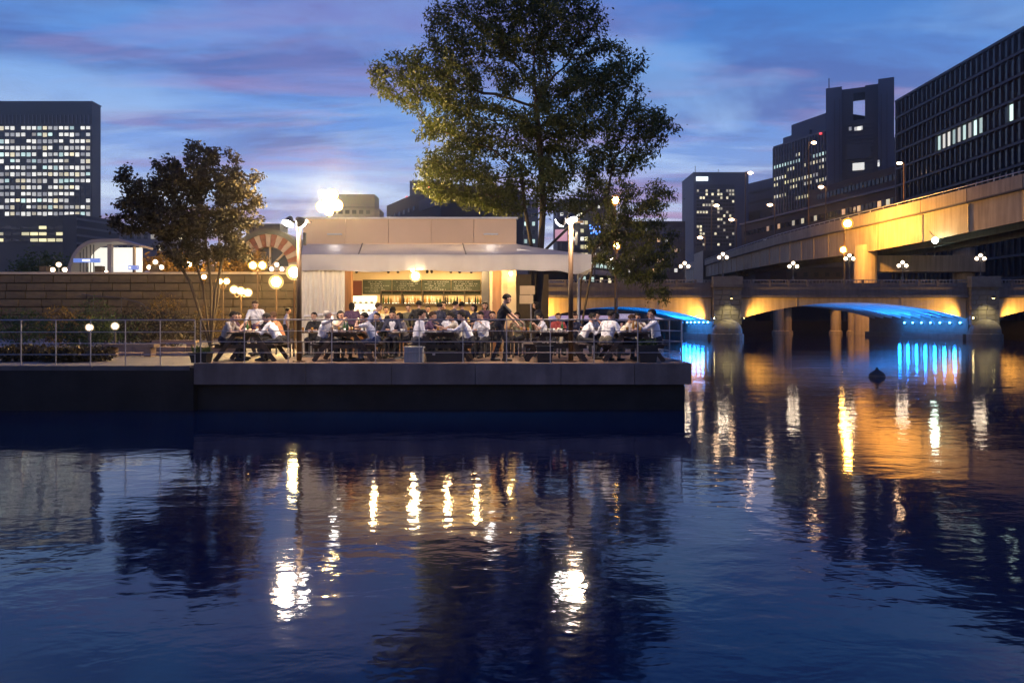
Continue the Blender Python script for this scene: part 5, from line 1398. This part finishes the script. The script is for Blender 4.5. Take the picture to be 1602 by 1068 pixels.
def person(label, px, d, face, pose='sit', lean=14, hl=None, hr=None, shirt='shirt_white', legs='trouser_dark', hair='hair_black', sleeve='long', head=(0, 6), h=1.70,
           fat=1.0, vest=None, longhair=False, feet=None, group=None, twist=0, side=0, apron=None, seat=.47):
    s = h / 1.72; V = Vector; B = []
    def cap(p0, p1, r0, r1, m): B.append((V(p0) * 1.0, V(p1) * 1.0, r0, r1, m))
    hipz = (.90 if pose == 'stand' else (seat + .075) / s)
    hip = V((0, 0, hipz)); th = R(lean); sd = R(side)
    t = V((math.sin(sd), math.sin(th), math.cos(th) * math.cos(sd))).normalized(); rt = V((math.cos(R(twist)), math.sin(R(twist)), 0)); rt = (rt - t * rt.dot(t)).normalized(); fw = t.cross(rt).normalized() * 1.0
    if fw.y < 0 and abs(twist) < 90: fw = -fw
    # pelvis and torso
    for sx_ in (-1, 1):
        cap(hip + V((sx_ * .085, -.01, 0)), hip + V((sx_ * .075, -.01, .03)), .115 * fat, .112 * fat, legs)
        cap(hip + t * .10 + rt * .06 * sx_, hip + t * .34 + rt * .078 * sx_, .106 * fat, .112 * fat, shirt)
        cap(hip + t * .34 + rt * .075 * sx_ + fw * .01, hip + t * .45 + rt * .10 * sx_, .110 * fat, .07, shirt)
    cap(hip + t * .05 + fw * .02, hip + t * .2 + fw * .02, .118 * fat, .112 * fat, shirt)
    sh = hip + t * .475
    cap(sh - rt * .155, sh + rt * .155, .058, .058, shirt)
    if vest:
        for q in (-1, 1): cap(hip + t * .16 + fw * .082 + rt * .012 * q, hip + t * .45 + fw * .062 + rt * .038 * q, .05, .052, vest)
    if apron: cap(hip + t * .02 + fw * .07, hip + V((0, .07, -.28)), .125, .13, apron)
    # neck and head
    yw, pt = R(head[0]), R(head[1]); nb = hip + t * .50; nd = (t * .6 + V((0, .25, .8))).normalized()
    hb = nb + nd * .085; cap(nb, hb + nd * .02, .054, .050, 'skin'); cap(nb - nd * .02, nb + nd * .022, .066, .058, shirt)
    Hm = Matrix.Rotation(R(twist) * .6 + yw, 3, 'Z') @ Matrix.Rotation(-(pt + th * .35), 3, 'X')
    hc = hb + Hm @ V((0, .022, .105))
    def hp(x, y, z): return hc + Hm @ V((x, y, z))
    cap(hp(0, -.022, .018), hp(0, .022, .012), .088, .083, 'skin'); cap(hp(0, .028, -.045), hp(0, .048, -.075), .062, .042, 'skin')
    cap(hp(-.028, .045, -.055), hp(.028, .045, -.055), .045, .045, 'skin')
    cap(hp(0, .096, .005), hp(0, .113, -.028), .011, .016, 'skin')
    cap(hp(-.02, .088, -.066), hp(.02, .088, -.066), .011, .011, 'lip')
    for sx_ in (-1, 1):
        cap(hp(sx_ * .034, .090, .008), hp(sx_ * .040, .089, .008), .0115, .0115, 'eye')
        cap(hp(sx_ * .086, -.005, .012), hp(sx_ * .088, -.008, -.025), .020, .014, 'skin')
        cap(hp(sx_ * .02, .092, .034), hp(sx_ * .052, .082, .034), .012, .010, 'skin')
    # arms
    for sx_, tgt in ((-1, hl), (1, hr)):
        S = sh + rt * .185 * sx_ - t * .01
        if tgt is None: tgt = (sx_ * .26, .06, hipz - .02) if pose == 'stand' else (sx_ * .15, .40, hipz + .24)
        el, wr = ik(S, tgt, .285, .255, (sx_ * .7, -.5, -.6)); lo = 'skin' if sleeve == 'short' else shirt
        up = 'shirt' 
        cap(S, S.lerp(el, .62), .060, .054, shirt); cap(S.lerp(el, .62), el, .044 if lo == 'skin' else .052, .040 if lo == 'skin' else .047, lo)
        cap(el, wr.lerp(el, .12), .040 if lo == 'skin' else .046, .030 if lo == 'skin' else .036, lo); cap(wr.lerp(el, .12), wr, .028, .026, 'skin')
        fd = (wr - el).normalized(); sd_ = fd.cross(V((0, 0, 1)))
        if sd_.length < .2: sd_ = V((1, 0, 0))
        sd_.normalize(); dn = fd.cross(sd_).normalized()
        if dn.z > 0: dn = -dn
        for q in (-1, 0, 1): cap(wr + sd_ * q * .018, wr + fd * .078 + sd_ * q * .026, .021, .017, 'skin')
        for q, (ln, oq) in enumerate(((.066, -.039), (.078, -.013), (.074, .013), (.056, .039))):
            b0 = wr + fd * .075 + sd_ * oq; b1 = b0 + fd * ln * .5 + dn * .012 + sd_ * oq * .15; b2 = b1 + fd * ln * .35 + dn * ln * .5
            cap(b0, b1, .0125, .0115, 'skin'); cap(b1, b2, .0115, .010, 'skin')
        tb0 = wr + fd * .025 - sd_ * sx_ * .028; tb1 = tb0 + fd * .035 - sd_ * sx_ * .028; cap(tb0, tb1, .0155, .0135, 'skin'); cap(tb1, tb1 + fd * .034 + dn * .01, .0135, .011, 'skin')
    # legs
    for sx_ in (-1, 1):
        Hj = hip + V((sx_ * .095, 0, -.01))
        if feet: ft = V(feet[0 if sx_ < 0 else 1])
        elif pose == 'stand': ft = V((sx_ * .11, -.02, .085))
        else: ft = V((sx_ * .13, .40, .085))
        kn, an = ik(Hj, ft, .43, .41, (sx_ * .15, 1, .25))
        cap(Hj, kn, .092 * fat, .066, legs); cap(kn, an, .064, .048, legs)
        fdr = V((sx_ * .2, 1, 0)).normalized(); cap(an + V((0, -.035, -.045)), an + fdr * .10 + V((0, 0, -.05)), .043, .042, 'shoe'); cap(an + fdr * .10 + V((0, 0, -.05)), an + fdr * .17 + V((0, 0, -.052)), .042, .033, 'shoe')
        cap(an, an + V((0, -.01, -.04)), .044, .044, 'shoe')
    B = [(a * s, b * s, r0 * s, r1 * s, m) for a, b, r0, r1, m in B]
    vs = np.vstack([cap_verts(a, b, r0, r1) for a, b, r0, r1, m in B]); nv = len(CD)
    fs = np.vstack([CF + k * nv for k in range(len(B))])
    me = bpy.data.meshes.new('raw'); me.from_pydata(vs.tolist(), [], fs.tolist())
    o = bpy.data.objects.new('raw', me); COL.objects.link(o)
    rm = o.modifiers.new('r', 'REMESH'); rm.mode = 'VOXEL'; rm.voxel_size = .0125 if d < 21 else .016; rm.use_smooth_shade = True
    sm = o.modifiers.new('s', 'SMOOTH'); sm.factor = .5; sm.iterations = 3
    # hair shell
    hv = MB(); n_, m_ = 22, 16; pts_ = []; keep = {}
    for j in range(m_ + 1):
        ph = -math.pi / 2 + math.pi * j / m_
        for i in range(n_):
            a = 2 * math.pi * i / n_; x, y, z = math.cos(ph) * math.cos(a), math.cos(ph) * math.sin(a), math.sin(ph)
            nz_ = 1 + .07 * mnoise.noise((x * 4 + px, y * 4, z * 4))
            zz = z * (.112 if z > 0 else .125) * nz_
            if longhair and z < 0 and y < .25: zz *= 1.55
            pts_.append((hp(x * .100 * nz_, y * .116 * nz_ - .012, zz + .018) * s, (x, y, z)))
    fsx = []
    for j in range(m_):
        for i in range(n_):
            q = (j * n_ + i, j * n_ + (i + 1) % n_, (j + 1) * n_ + (i + 1) % n_, (j + 1) * n_ + i)
            c = sum((V(pts_[k][1]) for k in q), V((0, 0, 0))) / 4
            if c.y > .32 and c.z < .50 - .1 * abs(c.x): continue
            if not longhair and c.z < -.42: continue
            if not longhair and c.y > -.05 and c.z < .02: continue
            if longhair and c.z < -.95: continue
            fsx.append(q)
    hv.add([p[0] for p in pts_], fsx)
    PEOPLE.append((o, B, hv, label, (X(px, d), d, FZ), R(face), hair, group or 'guests and staff on the terrace', shirt))
    return
RT, LF = -90, 90
# leftmost picnic table
person('person in a taupe top seated facing right, nearest on the leftmost table', 351, 18.75, RT, lean=20, shirt='shirt_grey', sleeve='short', hl=(-.12, .56, .80), hr=(.14, .50, .80), head=(0, 12))
person('person in dark plum seated behind the taupe top at the leftmost table', 356, 19.45, RT, lean=24, shirt='shirt_plum', sleeve='short', hl=(-.1, .52, .82), hr=(.1, .50, 1.0), head=(-12, 5))
person('person in a white shirt leaning left over the leftmost table', 437, 18.75, LF, lean=30, hl=(-.14, .58, .80), hr=(.16, .48, .80), head=(0, 14))
person('person in an orange-brown top seated behind the white shirt at the leftmost table', 441, 19.5, LF, lean=20, shirt='shirt_orange', hair='hair_brown', hl=(-.1, .5, .8), head=(0, 8))
person('standing server in white with a dark apron behind the leftmost table', 403, 21.4, 180, 'stand', lean=16, apron='shirt_plum', hl=(-.2, .42, 1.02), hr=(.16, .42, 1.0), head=(8, 22), hair='hair_brown', h=1.72)
person('distant person in white standing far behind, left of the pole', 447, 28.5, RT + 25, 'stand', lean=6, h=1.62, sleeve='short', legs='trouser_dark')
# second table
person('grey-haired person in white, chin on hand, left side of the second picnic table', 503, 18.75, RT, lean=13, hair='hair_grey', hl=(-.1, .46, .80), hr=(.06, .30, 1.17), head=(0, 2), fat=1.08)
person('person in a cream top at the far left of the second picnic table', 527, 19.6, RT - 35, lean=12, shirt='shirt_cream', sleeve='short', longhair=True, hl=(-.1, .46, .86), hr=(.08, .36, 1.1), head=(-10, 4))
person('person in a white short-sleeved shirt hunched at the right of the second table', 588, 18.8, LF, lean=28, sleeve='short', hl=(-.1, .48, 1.06), hr=(.1, .46, .82), head=(0, 2), legs='denim')
person('bending person in pale blue leaning right behind the second table', 572, 21.6, RT, 'stand', lean=38, shirt='shirt_blue', hair='hair_brown', hl=(-.1, .66, .92), hr=(.14, .62, .92), head=(0, 2), h=1.74)
person('standing person in plum seen from behind at the left kiosk pillar', 551, 22.4, 20, 'stand', lean=6, shirt='shirt_plum', h=1.66, longhair=True)
person('man facing us in an open dark jacket over a white shirt', 615, 20.5, 180, lean=8, shirt='shirt_navy', vest='shirt_white', hl=(-.16, .42, .78), hr=(.12, .40, .80), head=(0, 8), h=1.74)
person('dark-clad person seated with back to us behind the jacket man', 614, 22.8, 5, lean=8, shirt='shirt_black', h=1.78, seat=.62)
person('person in olive facing us at the bar left of centre', 640, 23.4, 170, 'stand', lean=4, shirt='shirt_olive', h=1.62, head=(10, 6))
# middle table
person('person in white seen half from behind, left side of the middle picnic table', 652, 18.75, RT + 28, lean=10, hl=(-.16, .40, .80), hr=(.2, .26, .62), head=(-15, 4), legs='trouser_grey')
person('person in plum seated at the far left of the middle picnic table', 664, 19.6, RT, lean=18, shirt='shirt_plum', sleeve='short', hl=(-.1, .55, .82), hr=(.1, .5, .84), head=(0, 10), hair='hair_brown')
person('person in white with forearms on the right side of the middle picnic table', 737, 18.75, LF, lean=22, hl=(-.1, .62, .84), hr=(.1, .54, .80), head=(0, 4))
person('person in cream reaching across from the far right of the middle table', 722, 19.6, LF + 10, lean=26, shirt='shirt_cream', sleeve='short', hl=(-.05, .66, .92), hr=(.12, .5, .82), head=(5, 6))
for k, (px, d, fc, sh, hh, lg, lb) in enumerate(((655, 23.0, 0, 'shirt_black', 1.74, False, 'standing guest in black, back to us, left of the dark group at the bar'), (686, 22.6, -15, 'shirt_navy', 1.66, False, 'standing guest in navy, back to us, under the middle of the blackboard'),
        (697, 24.4, 150, 'shirt_black', 1.76, False, 'standing guest facing us at the back of the dark group'), (709, 22.8, -60, 'shirt_navy', 1.72, False, 'taller standing guest in navy turned right at the bar'),
        (723, 22.9, 10, 'shirt_navy', 1.70, False, 'standing guest in navy, back to us, right of the tall guest'), (746, 22.3, 120, 'shirt_navy', 1.60, True, 'long-haired guest in navy turned left at the right of the bar'),
        (760, 23.4, 165, 'shirt_plum', 1.70, True, 'guest in plum facing us beside the dark pillar'), (669, 24.6, 185, 'shirt_white', 1.62, False, 'bartender in white facing us behind the dark group'), (603, 24.8, 200, 'shirt_cream', 1.58, False, 'bar worker in cream beside the kitchen hatch'))):
    person(lb, px, d, fc, 'stand', lean=3 + k % 3 * 2, shirt=sh, h=hh, longhair=lg, sleeve='short' if k % 2 else 'long', head=(k * 7 % 30 - 15, 4 + k % 4 * 3), hl=(-.2, .30, 1.05) if k % 2 else None, hr=(.2, .28, 1.1) if k % 3 == 0 else None)
# waiter and the right side
person('waiter in black standing tall, reaching right to set down a plate', 781, 18.65, RT + 8, 'stand', lean=14, shirt='shirt_black', sleeve='short', hl=(-.18, .54, .86), hr=(.14, .60, .92), head=(0, 14), h=1.80, feet=((-.1, -.14, .085), (.12, .12, .085)))
person('dark-clad person standing right of the notice stand', 845, 22.6, 70, 'stand', lean=8, shirt='shirt_black', h=1.70, longhair=True, hl=(-.1, .3, 1.1))
person('person in white leaning on the left bench of the rightmost table, beside the pole', 909, 19.6, RT, lean=30, hl=(-.05, .42, 1.06), hr=(.12, .55, .80), head=(0, 4))
person('person in white seen from behind at the left of the rightmost table', 949, 18.7, RT + 48, lean=14, hl=(-.22, .36, .80), hr=(.26, .30, .62), head=(-30, 10), legs='trouser_khaki', fat=1.1)
person('person in cream bent low at the far side of the rightmost table', 967, 19.7, RT - 10, lean=34, shirt='shirt_cream', hl=(-.1, .5, .82), hr=(.1, .46, .82), head=(0, 16), hair='hair_brown')
person('person in pale grey-white seated upright facing left at the rightmost table', 1028, 18.8, LF, lean=10, hl=(-.12, .56, .80), hr=(.12, .52, .80), head=(0, 3), h=1.76)
person('far-off person resting chin on hand behind the rightmost table', 935, 21.9, 160, lean=10, shirt='shirt_navy', sleeve='short', hl=(-.05, .3, 1.12), hr=(.16, .4, .80), head=(10, 6))

for k, (px, d, fc, ps, ln, sh, lb) in enumerate(((592, 20.9, 175, 'sit', 10, 'shirt_black', 'person in black seated facing us, left of the man in the open jacket'), (634, 21.0, 120, 'sit', 14, 'shirt_grey', 'person in taupe seated turned left behind the man in the jacket'),
        (676, 21.3, 190, 'sit', 10, 'shirt_navy', 'person in navy seated facing us behind the middle table'), (704, 21.2, 10, 'sit', 12, 'shirt_white', 'person in white seated with back to us behind the middle table'), (733, 21.6, 100, 'sit', 14, 'shirt_plum', 'person in plum seated turned left under the right of the blackboard'),
        (997, 20.4, 170, 'sit', 14, 'shirt_cream', 'person in cream facing us behind the rightmost table'), (872, 22.4, 185, 'sit', 12, 'shirt_red', 'person in dull red seated facing us under the right awning'), (955, 22.2, -80, 'sit', 16, 'shirt_white', 'person in white seated turned right at the back of the terrace'),
        (757, 20.6, 150, 'sit', 12, 'shirt_white', 'person in white facing us between the middle table and the waiter'), (770, 21.8, 185, 'sit', 10, 'shirt_black', 'person in black facing us just behind the waiter'), (896, 22.0, 200, 'sit', 12, 'shirt_navy', 'person in navy facing us behind the right pole'), (853, 21.9, 100, 'sit', 12, 'shirt_white', 'person in white turned left at the table by the notice stand'), (494, 22.0, 175, 'sit', 10, 'shirt_black', 'person in black facing us before the pale curtain'), (812, 22.6, 150, 'sit', 8, 'shirt_olive', 'person in olive seated facing us behind the waiter'), (420, 22.6, 140, 'sit', 12, 'shirt_navy', 'person in navy seated behind the server at left'))):
    person(lb, px, d, fc, ps, lean=ln, shirt=sh, head=(k * 11 % 40 - 20, 4 + k % 3 * 5), longhair=k % 3 == 1, sleeve='short' if k % 2 else 'long', hl=(-.16, .38, .80 + .1 * (k % 3)), hr=(.1, .34, .80 + .15 * (k % 2)), h=1.62 + .03 * (k % 5), hair='hair_brown' if k % 4 == 2 else 'hair_black')
    stool(px, d + .02, R(fc), 'chair under the ' + lb.replace(' seated', ''))

dg = bpy.context.evaluated_depsgraph_get(); dg.update()
for (o, B, hv, label, loc, rz, hair, grp, shirt) in PEOPLE:
    ev = o.evaluated_get(dg); me = bpy.data.meshes.new_from_object(ev); me.name = 'person'
    n = len(me.polygons); c = np.empty(n * 3); me.polygons.foreach_get('center', c); c = c.reshape(-1, 3)
    best = np.full(n, 1e9); bi = np.zeros(n, int); names = []
    for k, (a, b, r0, r1, m) in enumerate(B):
        a = np.array(a); b = np.array(b); ab = b - a; L2 = ab.dot(ab) + 1e-12; tt = np.clip((c - a) @ ab / L2, 0, 1)
        dist = np.linalg.norm(c - (a + tt[:, None] * ab), axis=1) - (r0 + (r1 - r0) * tt)
        if m in ('eye', 'lip'): dist -= .004
        if m not in names: names.append(m)
        u = dist < best; best[u] = dist[u]; bi[u] = names.index(m)
    me.materials.clear()
    for m in names: me.materials.append(MT[m])
    me.polygons.foreach_set('material_index', bi.astype(np.int32)); me.polygons.foreach_set('use_smooth', [True] * n)
    # soft cloth folds pressed into the clothing
    vcount = len(me.vertices); co = np.empty(vcount * 3); me.vertices.foreach_get('co', co); co = co.reshape(-1, 3)
    no = np.empty(vcount * 3); me.vertex_normals.foreach_get('vector', no); no = no.reshape(-1, 3)
    cloth = np.zeros(vcount, bool); lv = np.empty(len(me.loops), np.int32); me.loops.foreach_get('vertex_index', lv)
    lt = np.empty(n, np.int32); me.polygons.foreach_get('loop_total', lt); pf = np.repeat(bi, lt)
    okm = np.array([m.startswith(('shirt', 'trouser', 'denim')) for m in names]); cloth[lv[okm[pf]]] = True
    ph = co[:, 2] * 46 + 7 * np.sin(co[:, 0] * 13 + loc[0]) + 6 * np.sin(co[:, 1] * 15 + co[:, 0] * 9)
    fold = (.0045 * np.sin(ph) + .004 * np.sin(co[:, 0] * 40 + co[:, 2] * 25 + loc[0] * 3)) * cloth
    co += no * fold[:, None]; me.vertices.foreach_set('co', co.ravel()); me.update()
    p = put('person', me, None, loc, rot=(0, 0, rz)); tag(p, label, 'person', grp)
    hv.build('hair', hair, p, smooth=True)
    raw = o.data; bpy.data.objects.remove(o, do_unlink=True); bpy.data.meshes.remove(raw)
# ------------------------------------------------------------------ thin scattering volume added so the lamps get glow halos
def make_halo_haze(x0, x1, y0, y1, z0, z1, density, g):
    m = bpy.data.materials.new('halo_haze'); m.use_nodes = True; nt = m.node_tree; N = nt.nodes
    N.remove(N['Principled BSDF']); v = N.new('ShaderNodeVolumePrincipled')
    v.inputs['Color'].default_value = (.96, .96, 1.0, 1); v.inputs['Density'].default_value = density; v.inputs['Anisotropy'].default_value = g
    nt.links.new(v.outputs[0], N['Material Output'].inputs['Volume']); MT['halo_haze'] = m
    o = MB().box(((x0 + x1) / 2, (y0 + y1) / 2, (z0 + z1) / 2), (x1 - x0, y1 - y0, z1 - z0)).build('halo_haze', 'halo_haze'); tag(o, kind='stuff')
make_halo_haze(-950, 950, -120, 950, -4, 130, .00032, .93)
